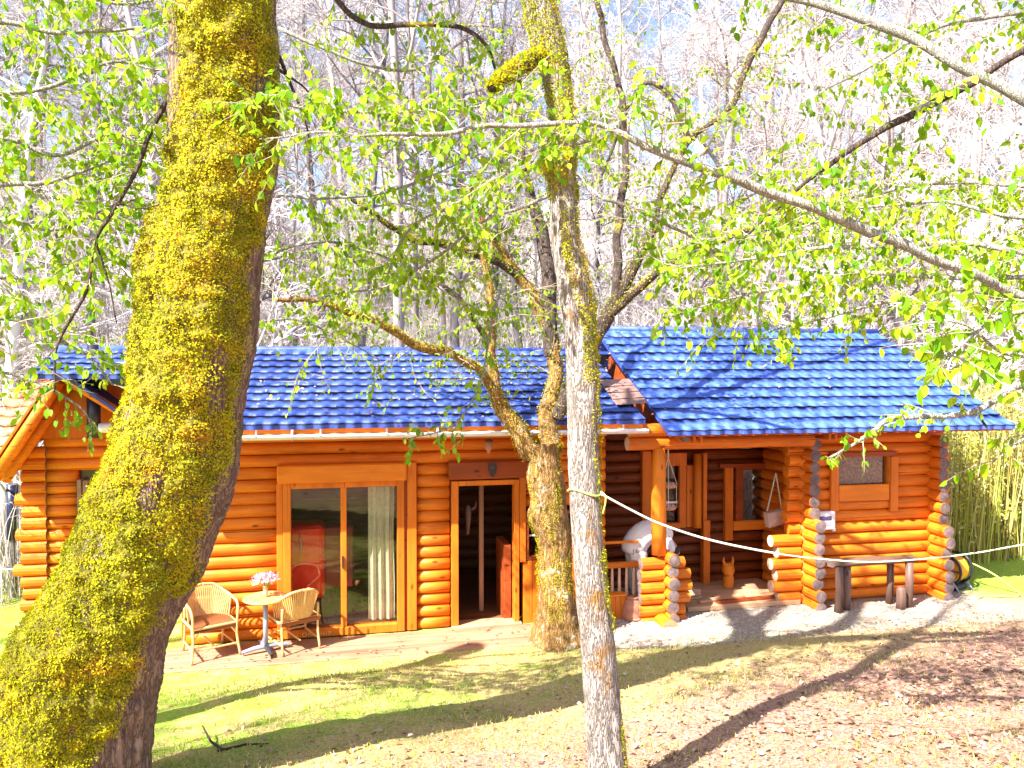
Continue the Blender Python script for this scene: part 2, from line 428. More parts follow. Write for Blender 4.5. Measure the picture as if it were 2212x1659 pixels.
def thing(name, label, cat, loc=(0, 0, 0), rz=0, group=None):
    o = bpy.data.objects.new(name, None); COL.objects.link(o)
    o.location = loc; o.rotation_euler = (0, 0, rz); o.empty_display_size = .2
    o['label'] = label; o['category'] = cat
    if group: o['group'] = group
    return o
def tag(o, label, cat, group=None):
    o['label'] = label; o['category'] = cat
    if group: o['group'] = group
    return o
def dup(root, loc, rz, label=None, sc=1.0):
    r = root.copy(); COL.objects.link(r); r.location = loc; r.rotation_euler = (0, 0, rz); r.scale = (sc, sc, sc)
    if label: r['label'] = label
    for ch in root.children:
        c = ch.copy(); COL.objects.link(c); c.parent = r
        for g in ch.children:
            d = g.copy(); COL.objects.link(d); d.parent = c
    return r
def text_mesh(name, body, size, mat, parent, loc, rot, ext=.002, spacing=1.0):
    cu = bpy.data.curves.new(name, 'FONT'); cu.body = body; cu.size = size; cu.extrude = ext; cu.space_character = spacing
    cu.resolution_u = 3
    o = bpy.data.objects.new(name, cu); cu.materials.append(mat)
    COL.objects.link(o); me = bpy.data.meshes.new_from_object(o); bpy.data.objects.remove(o); bpy.data.curves.remove(cu)
    me.name = name; o = bpy.data.objects.new(name, me); COL.objects.link(o)
    if not me.materials: me.materials.append(mat)
    o.parent = parent; o.location = loc; o.rotation_euler = rot
    return o

# leaves: vectorised, two quads folded along the midrib
def leaf_arrays(P, D, N, S, W=.62, fold=.25):
    P = np.asarray(P, float); D = np.asarray(D, float); N = np.asarray(N, float); S = np.asarray(S, float)[:, None]
    D = D / np.linalg.norm(D, axis=1, keepdims=True)
    X = np.cross(D, N); X /= (np.linalg.norm(X, axis=1, keepdims=True) + 1e-9)
    N = np.cross(X, D)
    w = S * W * .5
    def pt(a, b, c): return P + D * (S * a) + X * (w * b) + N * (S * c)
    vs = np.stack([pt(0, 0, 0), pt(.28, .85, fold * .28), pt(.68, .80, fold * .22), pt(1, 0, -.10), pt(.68, -.80, fold * .22), pt(.28, -.85, fold * .28), pt(.5, 0, .02)], 1)
    n = len(P); o = np.arange(n)[:, None] * 7
    q = [[0, 1, 2, 6], [0, 6, 4, 5], [6, 2, 3, 4]]
    f = np.concatenate([o + np.array([k]) for k in q], 0)
    return vs.reshape(-1, 3), f
class Leaves:
    def __init__(s): s.P = []; s.D = []; s.N = []; s.S = []
    def add(s, p, d, n, sz): s.P.append(tuple(p)); s.D.append(tuple(d)); s.N.append(tuple(n)); s.S.append(sz)
    def build(s, name, mat, parent):
        v, f = leaf_arrays(s.P, s.D, s.N, s.S)
        return np_mesh(name, v, f, mat, parent)
def rv(r, k=1.0): return Vector((r.gauss(0, k), r.gauss(0, k), r.gauss(0, k)))

def resample(pts, step):
    out = [pts[0]]; rads = None
    for a, b in zip(pts, pts[1:]):
        n = max(1, int((b - a).length / step))
        for i in range(1, n + 1): out.append(a.lerp(b, i / n))
    return out
def spline(pts, sub=6):
    """Catmull-Rom through tuples of numbers"""
    P = [np.array(p, float) for p in pts]; P = [2 * P[0] - P[1]] + P + [2 * P[-1] - P[-2]]
    out = []
    for i in range(1, len(P) - 2):
        for k in range(sub):
            t = k / sub
            out.append(.5 * ((2 * P[i]) + (P[i + 1] - P[i - 1]) * t + (2 * P[i - 1] - 5 * P[i] + 4 * P[i + 1] - P[i + 2]) * t * t + (3 * P[i] - P[i - 1] - 3 * P[i + 1] + P[i + 2]) * t ** 3))
    out.append(P[-2]); return out
def traced(pts, sub=6, wob=0.0, r=None):
    """[(px,py,width px,depth)] -> 3D points and radii"""
    q = spline(pts, sub); P = []; Rd = []
    for i, (px, py, w, d) in enumerate(q):
        p = at(px, py, d)
        if wob: p += Vector((mnoise.noise(p * 3), mnoise.noise(p * 3 + Vector((9, 0, 0))), mnoise.noise(p * 3 + Vector((0, 9, 0))))) * wob
        P.append(p); Rd.append(max(.0015, w / 2 / F * d))
    return P, Rd

def leafy(tw, lv, P, r, every=.16, tl=(.25, .8), size=(.045, .075), sub=2, dens=.05, droop=.25, start=.0, bare=0.0, r0=.004, flat=.55):
    """twigs with hanging leaves along a limb"""
    every *= .42; dens *= .58; size = (size[0] * .70, size[1] * 1.02)
    L = len(P)
    acc = 0.0
    for i in range(int(L * start), L - 1):
        acc += (P[i + 1] - P[i]).length
        while acc > every:
            acc -= every * r.uniform(.6, 1.4)
            t = (P[i + 1] - P[i]).normalized()
            side = rv(r); side -= t * side.dot(t); side.z *= flat; side.normalize()
            d = (t * r.uniform(.1, .9) + side).normalized()
            twig(tw, lv, P[i].lerp(P[i + 1], r.random()), d, r.uniform(*tl), r0, r, size, sub, dens, droop, bare)
def twig(tw, lv, p, d, length, r0, r, size, sub, dens, droop, bare):
    n = max(3, int(length / .08)); pts = [Vector(p)]; d = Vector(d)
    for i in range(n):
        d = (d + rv(r, .13) + Vector((0, 0, -droop * .06))).normalized()
        pts.append(pts[-1] + d * (length / n))
    tw.tube(pts, [r0 * (1 - .75 * i / n) for i in range(n + 1)], 3, caps=False)
    if sub > 0:
        for i in range(1, n, 1):
            if r.random() < .45:
                s = rv(r); s.z *= .45; dd = (d * .7 + s.normalized()).normalized()
                twig(tw, lv, pts[i], dd, length * r.uniform(.3, .55), r0 * .6, r, size, sub - 1, dens, droop, bare)
    if r.random() < bare: return
    k = max(1, int(length / dens)); 
    for j in range(k):
        f = (j + r.random()) / k
        if f < .12: continue
        q = f * n; i = min(n - 1, int(q)); pp = pts[i].lerp(pts[i + 1], q - i)
        s = rv(r); ld = (d * .35 + s.normalized() * .75 + Vector((0, 0, -.55 - droop))).normalized()
        nn = (Vector((0, 0, 1)) + rv(r, .55)).normalized()
        lv.add(pp, ld, nn, r.uniform(*size))

# ------------------------------------------------------------------ ground
def make_ground():
    def axis(lo, hi, c0, c1, fine, grow=1.12):
        a = list(np.arange(c0, c1, fine)); st = fine
        x = c1
        while x < hi: a.append(x); st *= grow; x += st
        a.append(hi); st = fine; x = c0
        pre = []
        while x > lo: st *= grow; x -= st; pre.append(max(x, lo))
        return np.array(pre[::-1] + a)
    xs = axis(-75, 75, -8, 10, .12); ys = axis(-30, 95, 2, 13, .12)
    XX, YY = np.meshgrid(xs, ys); ZZ = gz(XX, YY)
    rs = np.random.default_rng(3)
    ZZ = ZZ + rs.normal(0, .008, ZZ.shape) * (np.abs(XX) < 12)
    v = np.stack([XX, YY, ZZ], -1).reshape(-1, 3)
    ny, nx = XX.shape; i = np.arange(ny * nx).reshape(ny, nx)
    f = np.stack([i[:-1, :-1], i[:-1, 1:], i[1:, 1:], i[1:, :-1]], -1).reshape(-1, 4)
    return np_mesh('ground', v, f, GROUND, sm=True, kind='structure')
make_ground()

# ------------------------------------------------------------------ the log cabin (local axes: x along the front wall, y into the house)
cabin = thing('log_cabin', 'orange varnished log cabin with blue tiled roofs and a covered porch', 'cabin', ORG, TH)

def log(mb, axis, a, b, p, z, r, n=12, endmi=None, seed=None, end_a=True):
    """one log from a to b along axis at offset p and height z"""
    k = max(2, int((b - a) / .45) + 1); sd = rnd.random() * 99 if seed is None else seed
    pts = []; rad = []
    for i in range(k + 1):
        t = a + (b - a) * i / k
        dz = .009 * mnoise.noise(Vector((t * .9, sd, 1))); dy = .010 * mnoise.noise(Vector((t * .9, sd, 5)))
        pts.append((t, p + dy, z + dz) if axis == 'x' else (p + dy, t, z + dz))
        rad.append(r * (1 + .05 * mnoise.noise(Vector((t * 1.4, sd, 9)))))
    mb.tube(pts, rad, n, capmi=endmi, dome=.12)
def log_wall(name, u0, u1, v, z0, z1, openings=(), pitch=.168, r=.0885, axis='x', mats=None, round_ends=True):
    mb = MB(); z = z0 + pitch * .5; i = 0
    while z < z1 + pitch * .3:
        cuts = sorted((max(a, u0), min(b, u1)) for a, b, c, d in openings if c < z < d and b > u0 and a < u1)
        x = u0
        for a, b in cuts + [(u1, None)]:
            if a - x > .05: log(mb, axis, x + .001, a - .001, v, z, r * rnd.uniform(.97, 1.03))
            x = b if b else a
        z += pitch; i += 1
    return mb.build(name, mats or WOOD_X, cabin, sm=True)
def pxbox(mb, X0, Y0, X1, Y1, v0, v1, c=.006):
    """box whose front face covers a pixel rectangle on the plane y=v0"""
    ua, za = uz(X0, Y0, v0); ub, zb = uz(X1, Y1, v0)
    uc, _ = uz(X0, Y1, v0)
    mb.box(((ua + uc) / 2, v0, zb), (ub, v1, za), c); return mb

# main front wall with its three openings
SL, SR = -3.14, -1.56     # sliding door
DL, DR = -.78, .03        # open door
log_wall('front_log_wall', -4.45, 1.42, .10, 0, 2.72, [(SL - .10, SR + .20, -1, 2.38), (DL - .12, DR + .18, -1, 2.32), (.2, .95, .92, 1.62), (.16, 1.0, -1, .94)])
top = MB(); top.box((-4.45, -.03, 2.70), (1.42, .2, 2.95)); top.build('wall_plate', BOARD_X, cabin)
mb = MB(); mb.box((-4.48, .04, 0), (-4.34, .26, 2.7), .012); mb.build('corner_post', BOARD_Z, cabin)
log_wall('end_log_wall', .30, 2.1, -4.42, 0, 2.72, axis='y', mats=WOOD_Y)

# roller shutter box, lintel board, trims
mb = MB(); mb.box((SL - .10, -.11, 2.14), (SR + .05, .10, 2.39), .02); mb.build('shutter_box', BOARD_X, cabin)
mb = MB(); mb.box((SL - .115, -.015, 0.02), (SL - .032, .14, 2.138)); mb.build('door_trim', BOARD_Z, cabin)
mb = MB(); mb.box((SR + .022, .0, 0.02), (SR + .058, .14, 2.138)); mb.build('door_trim', RED_X, cabin)
mb = MB(); mb.box((SR + .06, -.02, 0.02), (SR + .19, .14, 2.38)); mb.build('door_trim', BOARD_Z, cabin)

# sliding glass door
fr = MB()
fr.box((SL - .03, -.03, .02), (SL + .07, .12, 2.135)); fr.box((SR - .08, -.03, .02), (SR + .02, .12, 2.135))
fr.box((SL + .072, -.028, 2.06), (SR - .082, .118, 2.134)); fr.box((SL + .072, -.028, .02), (SR - .082, .118, .13))
slide = fr.build('sliding_door', BOARD_Z, cabin)
mb = MB(); mb.box((-2.41, -.02, .13), (-2.33, .10, 2.06)); mb.build('mullion', BOARD_Z, slide)
mb = MB(); mb.box((SL + .07, .030, .13), (-2.41, .038, 2.06), .001); mb.build('pane', GLASS, slide)
mb = MB(); mb.box((-2.33, .060, .13), (SR - .08, .068, 2.06), .001); mb.build('pane', GLASS, slide)
mb = MB(); mb.box((-2.395, -.05, .95), (-2.375, -.02, 1.12)); mb.build('handle', BLACK, slide)
text_mesh('lettering', 'ON SHIP', .085, CARVE, slide, (-2.93, -.0325, .038), (R(90), 0, 0), .0015, 1.25)

# open door
fr = MB()
fr.box((DL - .10, -.04, 0), (DL + .0, .14, 2.10)); fr.box((DR, -.04, 0), (DR + .07, .14, 2.10)); fr.box((DL + .002, -.038, 2.03), (DR - .002, .138, 2.10))
door = fr.build('door_frame', BOARD_Z, cabin)
mb = MB(); mb.box((DR + .075, -.03, .9), (DR + .17, .12, 2.12)); mb.build('door_trim', BOARD_Z, cabin)
mb = MB(); mb.box((DL - .14, -.06, 2.12), (DR + .20, .06, 2.385), .03); mb.build('lintel_board', RED_X, cabin)
mb = MB(); mb.box((-.09, .14, .03), (.02, .75, 1.12), .008); mb.build('half_door', RED_X, cabin)
mb = MB(); mb.box((DL - .1, -.10, .0), (DR + .1, .2, .045)); mb.build('door_sill', PALEWOOD, cabin)
# small window right of the door
fr = MB()
fr.box((.205, -.01, .92), (.25, .13, 1.62)); fr.box((.90, -.01, .92), (.95, .13, 1.62)); fr.box((.252, -.008, 1.57), (.898, .128, 1.62)); fr.box((.252, -.008, .92), (.898, .128, .97))
w = fr.build('small_window', RED_X, cabin)
mb = MB(); mb.box((.25, .055, .97), (.90, .062, 1.57), .001); mb.build('pane', GLASS, w)
mb = MB(); mb.box((.252, .03, 1.255), (.898, .05, 1.28)); mb.box((.56, .035, .97), (.585, .052, 1.57)); mb.build('glazing_bar', WHITE, w)
mb = MB()
for k in range(6): mb.box((.165 + k * .139, -.005 + .003 * (k % 2), 0), (.300 + k * .139, .12, .91), .006)
mb.build('panel_below_window', BOARD_Z, cabin)

# roofs -------------------------------------------------------------
def tile_roof(name, u0, u1, y0, z0, y1, z1, period, courses, mat, amp=.0125, step=.020, edge=None, keep=None):
    """pressed tile sheet rising from (y0,z0) to (y1,z1)"""
    sl = math.hypot(y1 - y0, z1 - z0); dy, dz = (y1 - y0) / sl, (z1 - z0) / sl
    ny, nz = -dz, dy
    if nz < 0: ny, nz = -ny, -nz
    per = 10; nu = int((u1 - u0) / period * per) + 1
    us = np.linspace(u0, u1, nu); ph = ((us - u0) / period) % 1.0
    wave = (.5 - .5 * np.cos(2 * math.pi * ph)) * amp * 1.25
    V = []; cl = sl / courses
    for k in range(courses):
        for part in (0, 1, 2):
            sc_ = wave * 2.6
            s = (k * cl - sc_ - .012) if part < 2 else np.full(nu, (k + 1) * cl + .01) - wave * 2.6 * (k < courses - 1)
            h = wave * .9 + (-.006, step, .0)[part]
            jit = .0018 * np.sin(us * 7.1 + k * 3.3) + .002 * np.sin(us * 2.3 + k * 1.7)
            V.append(np.stack([us, y0 + dy * s + ny * (h + jit), z0 + dz * s + nz * (h + jit)], -1))
    V = np.stack(V); m, n, _ = V.shape
    i = np.arange(m * n).reshape(m, n)
    f = np.stack([i[:-1, :-1], i[:-1, 1:], i[1:, 1:], i[1:, :-1]], -1).reshape(-1, 4)
    # turned-down front lip
    o = m * n; lip = V[0].copy(); lip[:, 2] -= .05; lip[:, 1] += .004
    v2 = np.concatenate([V.reshape(-1, 3), lip]); j = np.arange(n)
    fl = np.stack([o + j[:-1], o + j[1:], i[0, 1:], i[0, :-1]], -1)
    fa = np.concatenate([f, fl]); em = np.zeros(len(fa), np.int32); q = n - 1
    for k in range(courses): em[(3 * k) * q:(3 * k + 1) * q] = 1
    if keep is not None:
        kk = keep(v2[fa].mean(1)); fa = fa[kk]; em = em[kk]
    obj = np_mesh(name, v2, fa, mat, cabin)
    obj.data.materials.append(edge or TILE_STEP_SHADE)
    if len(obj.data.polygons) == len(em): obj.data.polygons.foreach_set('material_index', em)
    return obj
TILE_STEP_SHADE = mat_plain('tile_step_shade', (.006, .012, .05), .7)  # near-black risers: shade under each tile course painted as colour
EL, ER = (-.62, 2.98), (-.72, 2.82)
RL, RR = (2.0, 4.0), (2.5, 4.39)
UL0, UL1 = -5.0, 1.78
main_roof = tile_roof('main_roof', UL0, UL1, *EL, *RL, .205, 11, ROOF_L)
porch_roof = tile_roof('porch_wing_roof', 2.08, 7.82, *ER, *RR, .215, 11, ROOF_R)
def slab(mb, pts_yz, u0, u1, th):
    """a thin board between (y,z) points, thickness downwards"""
    (a, b), (c, d) = pts_yz
    vs = [(u0, a, b), (u1, a, b), (u1, c, d), (u0, c, d)]
    vs += [(x, y, z - th) for x, y, z in vs]
    mb.add(vs, [(0, 1, 2, 3), (7, 6, 5, 4), (0, 4, 5, 1), (1, 5, 6, 2), (2, 6, 7, 3), (3, 7, 4, 0)])
    return mb
def down(p, k): return (p[0], p[1] - k)
mb = MB(); slab(mb, (down(EL, .03), down(RL, .03)), UL0 + .02, UL1 - .01, .03); mb.build('soffit_board', BOARD_X, cabin)
mb = MB(); slab(mb, (down(ER, .05), down(RR, .03)), 2.10, 7.80, .04); mb.build('soffit_board', RED_X, cabin)
mb = MB(); slab(mb, ((RL[0] + .01, RL[1] - .01), (4.6, 2.9)), -6.6, 2.2, .05); slab(mb, ((RR[0] + .01, RR[1] - .01), (5.7, 2.82)), 2.1, 7.8, .05); mb.build('rear_roof', ROOF_L, cabin)
mb = MB(); mb.tube([(-6.6, 2.0, 3.985), (1.9, 2.0, 3.985)], .06, 10); mb.build('ridge_cap', ROOF_L, main_roof, sm=True)
mb = MB(); mb.tube([(2.06, 2.5, 4.40), (7.84, 2.5, 4.40)], .065, 10); mb.build('ridge_cap', ROOF_L, porch_roof, sm=True)
# verge boards of the wing roof
for uu in (2.085, 7.79):
    mb = MB(); slab(mb, (down(ER, -.004), down(RR, -.004)), uu, uu + .03, .075); mb.build('verge_board', ROOF_L, cabin)
# fascia, gutter, brackets of the main roof
mb = MB(); mb.box((UL0 + .03, -.60, 2.80), (UL1 - .02, -.575, 2.95)); mb.build('fascia', BOARD_X, cabin)
g = MB(); n = 10; us = [UL0 - .02, UL1 + .02]
ring = [(-.665 + .062 * math.cos(math.pi + math.pi * k / n), 2.845 + .062 * math.sin(math.pi + math.pi * k / n)) for k in range(n + 1)]
ring2 = [(-.665 + .055 * math.cos(math.pi + math.pi * k / n), 2.850 + .055 * math.sin(math.pi + math.pi * k / n)) for k in range(n, -1, -1)]
prof = ring + ring2; vs = [(u, y, z) for u in us for y, z in prof]; P_ = len(prof)
fs = [(k, (k + 1) % P_, P_ + (k + 1) % P_, P_ + k) for k in range(P_)] + [tuple(range(P_))[::-1], tuple(range(P_, 2 * P_))]
g.add(vs, fs); gutter = g.build('gutter', GUTTER, cabin, sm=False)
for k, X in enumerate((552, 692, 836, 982, 1350)):
    u, z = uz(X, 930, -.665); mb = MB(); mb.box((u - .014, -.735, 2.84), (u + .014, -.60, 2.856), .002); mb.box((u - .012, -.606, 2.83), (u + .012, -.598, 2.97), .002); mb.build('bracket', WHITE, gutter)
for u in (-3.0, -1.15, .75):
    mb = MB(); mb.tube([(u - .012, -.665, 2.845), (u + .012, -.665, 2.845)], .068, 14); mb.build('pipe_joint', GUTTER, gutter)

# flashing between the two roofs and the gable of the wing
mb = MB()
za = lambda y: 2.98 + (y + .62) * (1.02 / 2.62)
for k, (a, b) in enumerate([(-.28, -.08), (-.10, .12), (.10, .32), (.30, .54)]):
    mb.add([(1.48, a, za(a) + .055 + .01 * k), (1.97, a, za(a) + .08 + .01 * k), (1.97, b, za(b) + .075 + .01 * k), (1.48, b, za(b) + .05 + .01 * k)], [(0, 1, 2, 3)])
mb.build('flashing', FLASH, cabin)
mb = MB()
mb.add([(2.32, -.1, 2.85), (2.32, 2.5, 2.85), (2.32, 2.5, 4.28), (2.32, -.1, 3.0), (2.38, -.1, 2.85), (2.38, 2.5, 2.85), (2.38, 2.5, 4.28), (2.38, -.1, 3.0)], [(3, 2, 1, 0), (4, 5, 6, 7), (0, 1, 5, 4), (1, 2, 6, 5), (2, 3, 7, 6), (3, 0, 4, 7)])
mb.build('gable_panel', RED_X, cabin)

# right-hand room ---------------------------------------------------------
wl, wt = uz(1813, 984, 0); wr, wb = uz(1921, 1047, 0)
log_wall('room_front_wall', 4.62, 7.22, .10, 0.0, 2.75, [(wl - .05, wr + .05, wb - .02, wt + .04)], pitch=.178, r=.0935)
log_wall('room_side_wall', .2, 1.6, 4.78, 0.0, 2.7, axis='y', mats=WOOD_Y, pitch=.178, r=.0935)
log_wall('room_end_wall', .2, 4.4, 7.10, 0.0, 2.7, axis='y', mats=WOOD_Y, pitch=.178, r=.0935)
def corner(name, u, z0, z1, split, near, far, r=.094, back=.35, pitch=.178):
    mb = MB(); z = z0
    while z < z1:
        f = near if z < split else far
        log(mb, 'y', -f * rnd.uniform(.9, 1.08), back, u + rnd.uniform(-.012, .012), z, r * rnd.uniform(.94, 1.05), endmi=1)
        z += pitch
    return mb.build(name, [WOOD_Y, LOGEND], cabin, sm=False)
corner('corner_logs', 4.74, .03, 2.66, 1.30, .34, .20)
corner('corner_logs', 7.03, .03, 2.66, 1.24, .34, .22)
# cross logs sticking out left and right of those corners
mb = MB(); z = .11
i = 0
hi_ = MB()
while z < 2.6:
    low = z < 1.02
    a = 4.18 + rnd.uniform(-.06, .10) if low else 4.42 + rnd.uniform(-.03, .05)
    log(mb if low else hi_, 'x', a, 4.63, .10 if not low else .06, z, .092, endmi=1); z += .178
mb.build('stub_logs', [WOOD_X, mat_plain('pale_cut_end', (.62, .44, .34), .8, var=.35)], cabin)
hi_.build('stub_logs', [WOOD_X, WOOD_Y], cabin)
mb = MB(); z = .11
while z < 2.6:
    log(mb, 'x', 7.215, 7.30 + rnd.uniform(-.03, .04), .10, z, .096, endmi=1); z += .178
mb.build('stub_logs', [WOOD_X, LOGEND], cabin)

# window of the right-hand room with its tall side boards
fr = MB(); t = .035
fr.box((wl - t, -.0, wb), (wl, .14, wt)); fr.box((wr, -.0, wb), (wr + t, .14, wt)); fr.box((wl - t, -.002, wt + .001), (wr + t, .138, wt + t)); 
w = fr.build('room_window', BOARD_X, cabin)
mb = MB(); mb.box((wl, .07, wb), (wr, .078, wt), .001); mb.build('pane', GLASS, w)
cur = MB(); m = 40
vs = []; 
for k in range(m + 1):
    u = wl + (wr - wl) * k / m; y = .14 + .012 * math.sin(k * 1.3); vs += [(u, y, wb), (u, y, wt)]
cur.add(vs, [(2 * k, 2 * k + 2, 2 * k + 3, 2 * k + 1) for k in range(m)]); cur.build('lace_curtain', mat_plain('grey_lace', (.22, .12, .12), .9, var=.8, scale=26), w)
mb = MB(); pxbox(mb, 1796, 1003, 1812, 1105, -.035, .03, .01); mb.build('side_board', BOARD_Z, w)
mb = MB(); pxbox(mb, 1925, 986, 1941, 1105, -.035, .03, .01); mb.build('side_board', BOARD_Z, w)
mb = MB(); pxbox(mb, 1813, 1049, 1922, 1080, -.02, .03, .012); mb.build('sill_board', BOARD_X, w)
mb = MB(); pxbox(mb, 1796, 978, 1938, 985, -.05, .03, .006); mb.build('head_board', RED_X, w)

# porch ---------------------------------------------------------------------
PB = 1.25   # depth of the porch
d1l, d1t = uz(1437, 1008, PB); d1r, d1b = uz(1468, 1131, PB)
w2l, w2t = uz(1605, 1014, PB); w2r, w2b = uz(1660, 1126, PB)
log_wall('porch_back_wall', 1.35, 4.8, PB + .10, 0, 2.75, [(d1l - .12, d1r + .08, d1b, d1t), (w2l - .1, w2r + .08, w2b, w2t)], pitch=.178, r=.0935, mats=WOOD_SHADED)
mb = MB(); mb.box((2.72, -.02, .0), (4.62, PB + .02, .075)); 
porch = mb.build('porch_floor', PALEWOOD, cabin)
mb = MB(); mb.box((1.40, .25, .0), (2.15, PB, .06)); mb.build('porch_floor', PALEWOOD, cabin)
# glazed door, left part of the back wall
fr = MB()
pxbox(fr, 1388, 975, 1407, 1130, PB - .06, PB + .05); pxbox(fr, 1468, 985, 1483, 1140, PB - .03, PB + .05); pxbox(fr, 1408, 980, 1484, 1006, PB - .045, PB + .05); pxbox(fr, 1410, 1132, 1470, 1142, PB - .04, PB + .05)
w = fr.build('porch_window', BOARD_Z, cabin)
mb = MB(); mb.box((d1l - .1, PB + .08, d1b), (d1r, PB + .086, d1t), .001); mb.build('pane', GLASS, w)
mb = MB(); pxbox(mb, 1437, 1083, 1468, 1087, PB + .05, PB + .07, .002); mb.build('glazing_bar', WHITE, w)
mb = MB(); pxbox(mb, 1484, 1005, 1498, 1138, PB - .05, PB + .02); mb.build('shutter_board', BOARD_Z, w)
u, zt = uz(1508, 981, PB - .12); _, zb = uz(1508, 1140, PB - .12)
mb = MB(); mb.tube([(u, PB - .10, zb), (u, PB - .10, (zb + zt) / 2), (u, PB - .10, zt)], [.075, .07, .07], 14, dome=.2); mb.build('rounded_shutter', WOOD_Z, w, sm=True)
u, zt = uz(1523, 978, PB - .12); _, zb = uz(1526, 1282, PB - .12)
mb = MB(); mb.box((u - .035, PB - .14, .075), (u + .035, PB - .03, zt)); mb.box((u - .045, PB - .18, .075), (u + .075, PB - .145, 1.15)); mb.build('porch_stud', BOARD_Z, cabin)
# window 2 of the porch
fr = MB()
pxbox(fr, 1590, 1010, 1606, 1126, PB - .01, PB + .06); pxbox(fr, 1658, 1010, 1664, 1126, PB - .01, PB + .06); pxbox(fr, 1590, 1008, 1664, 1014, PB - .012, PB + .06)
w = fr.build('porch_window', RED_X, cabin)
mb = MB(); mb.box((w2l, PB + .06, w2b), (w2r, PB + .066, w2t), .001); mb.build('pane', GLASS, w)
mb = MB(); pxbox(mb, 1567, 1006, 1584, 1168, PB - .07, PB + .02, .01); mb.build('side_board', BOARD_Z, w)
mb = MB(); pxbox(mb, 1660, 1060, 1670, 1185, PB - .07, PB + .02, .01); mb.build('side_board', BOARD_Z, w)
mb = MB(); pxbox(mb, 1585, 1126, 1662, 1143, PB - .05, PB + .02, .01); mb.build('sill_board', BOARD_X, w)
mb = MB(); pxbox(mb, 1556, 1002, 1668, 1008, PB - .08, PB + .02, .006); mb.build('head_board', RED_X, w)

# porch pillar: crossed log stack, round post, beams
corner('pillar_logs', 2.40, .05, .98, 9, .20, .2, r=.088, back=.22, pitch=.172)
mb = MB(); z = -.03
k = 0
while z < .95:
    log(mb, 'x', 1.97 + rnd.uniform(-.05, .03), 2.33, .03, z, .088, endmi=1)
    log(mb, 'x', 2.47, 2.74 + rnd.uniform(-.10, .05), .03, z, .086, endmi=1); z += .172
mb.build('pillar_logs', [WOOD_X, LOGEND], cabin)
mb = MB(); log(mb, 'y', -.36, .1, 2.28, -.02, .125, n=16, endmi=1); PIL = mb.build('base_log', [WOOD_Y, mat_plain('brown_cut_end', (.42, .20, .10), .85, var=.35)], cabin)
mb = MB(); mb.tube([(2.26, .02, .96), (2.255, .02, 1.5), (2.25, .02, 2.0), (2.25, .02, 2.2), (2.25, .02, 2.53)], [.108, .112, .106, .106, .088], 18, bump=.03); mb.build('porch_post', WOOD_Z, cabin, sm=True)
mb = MB(); log(mb, 'x', 1.76, 4.75, .02, 2.60, .10, n=16, endmi=1); log(mb, 'x', 1.78, 2.36, .0, 2.79, .10, n=16, endmi=1); mb.build('porch_beam', [WOOD_X, mat_plain('pale_round_end', (.74, .62, .62), .8, var=.2)], cabin, sm=False)
mb = MB(); log(mb, 'y', -.22, 1.2, 2.55, 2.72, .09, n=14, endmi=1); mb.build('cross_beam', [WOOD_Y, LOGEND], cabin)
for X, vv in ((1497, -.3), (1512, -.3), (1789, -.25), (1802, -.25)):
    u, z = uz(X, 950, vv); mb = MB(); mb.box((u - .022, vv - .05, 2.60), (u + .022, vv + .2, 2.80), .004); mb.build('eave_block', BOARD_Z, cabin)
for o in cabin.children:
    if o.name.split('.')[0] in ('base_log', 'porch_post', 'porch_beam', 'pillar_logs', 'cross_beam'): o.location = (-.10, -.25, 0)
# balustrade left of the pillar
rl = MB(); rl.box((1.16, .10, 1.065), (1.98, .135, 1.105)); rail = rl.build('porch_rail', BOARD_X, cabin)
bl = MB(); bl.box((1.16, .08, .70), (1.99, .16, .785), .015); bal = bl.build('balustrade', WOOD_X, cabin); mb = MB(); mb.box((1.16, .09, .08), (1.99, .15, .13), .01); mb.build('bottom_rail', WOOD_X, bal)
for k in range(6):
    u = 1.33 + k * .115; mb = MB(); mb.tube([(u, .12, .13), (u, .12, .3), (u, .12, .5), (u, .12, .70)], [.018, .026, .024, .018], 8); mb.build('spindle', mat_plain('pale_spindle', (.72, .48, .36), .5) if k == 0 else bpy.data.materials['pale_spindle'], bal)

# interior so the openings look into rooms
mb = MB()
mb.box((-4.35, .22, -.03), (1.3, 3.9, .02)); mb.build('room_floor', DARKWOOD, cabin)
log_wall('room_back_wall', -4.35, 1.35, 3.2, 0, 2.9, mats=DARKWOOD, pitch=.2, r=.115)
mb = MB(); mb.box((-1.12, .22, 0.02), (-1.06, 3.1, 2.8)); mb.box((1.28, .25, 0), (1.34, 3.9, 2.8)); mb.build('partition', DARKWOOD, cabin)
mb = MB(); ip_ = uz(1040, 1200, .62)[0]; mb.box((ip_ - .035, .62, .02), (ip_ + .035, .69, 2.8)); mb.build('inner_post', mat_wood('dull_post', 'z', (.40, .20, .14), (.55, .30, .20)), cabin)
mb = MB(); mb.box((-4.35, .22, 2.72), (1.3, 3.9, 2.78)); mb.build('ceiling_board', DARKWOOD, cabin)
mb = MB(); mb.box((4.9, 1.6, 0), (7.0, 1.66, 2.7)); mb.box((1.4, 2.6, 0), (4.7, 2.66, 2.7)); mb.build('inner_wall', DARKWOOD, cabin)

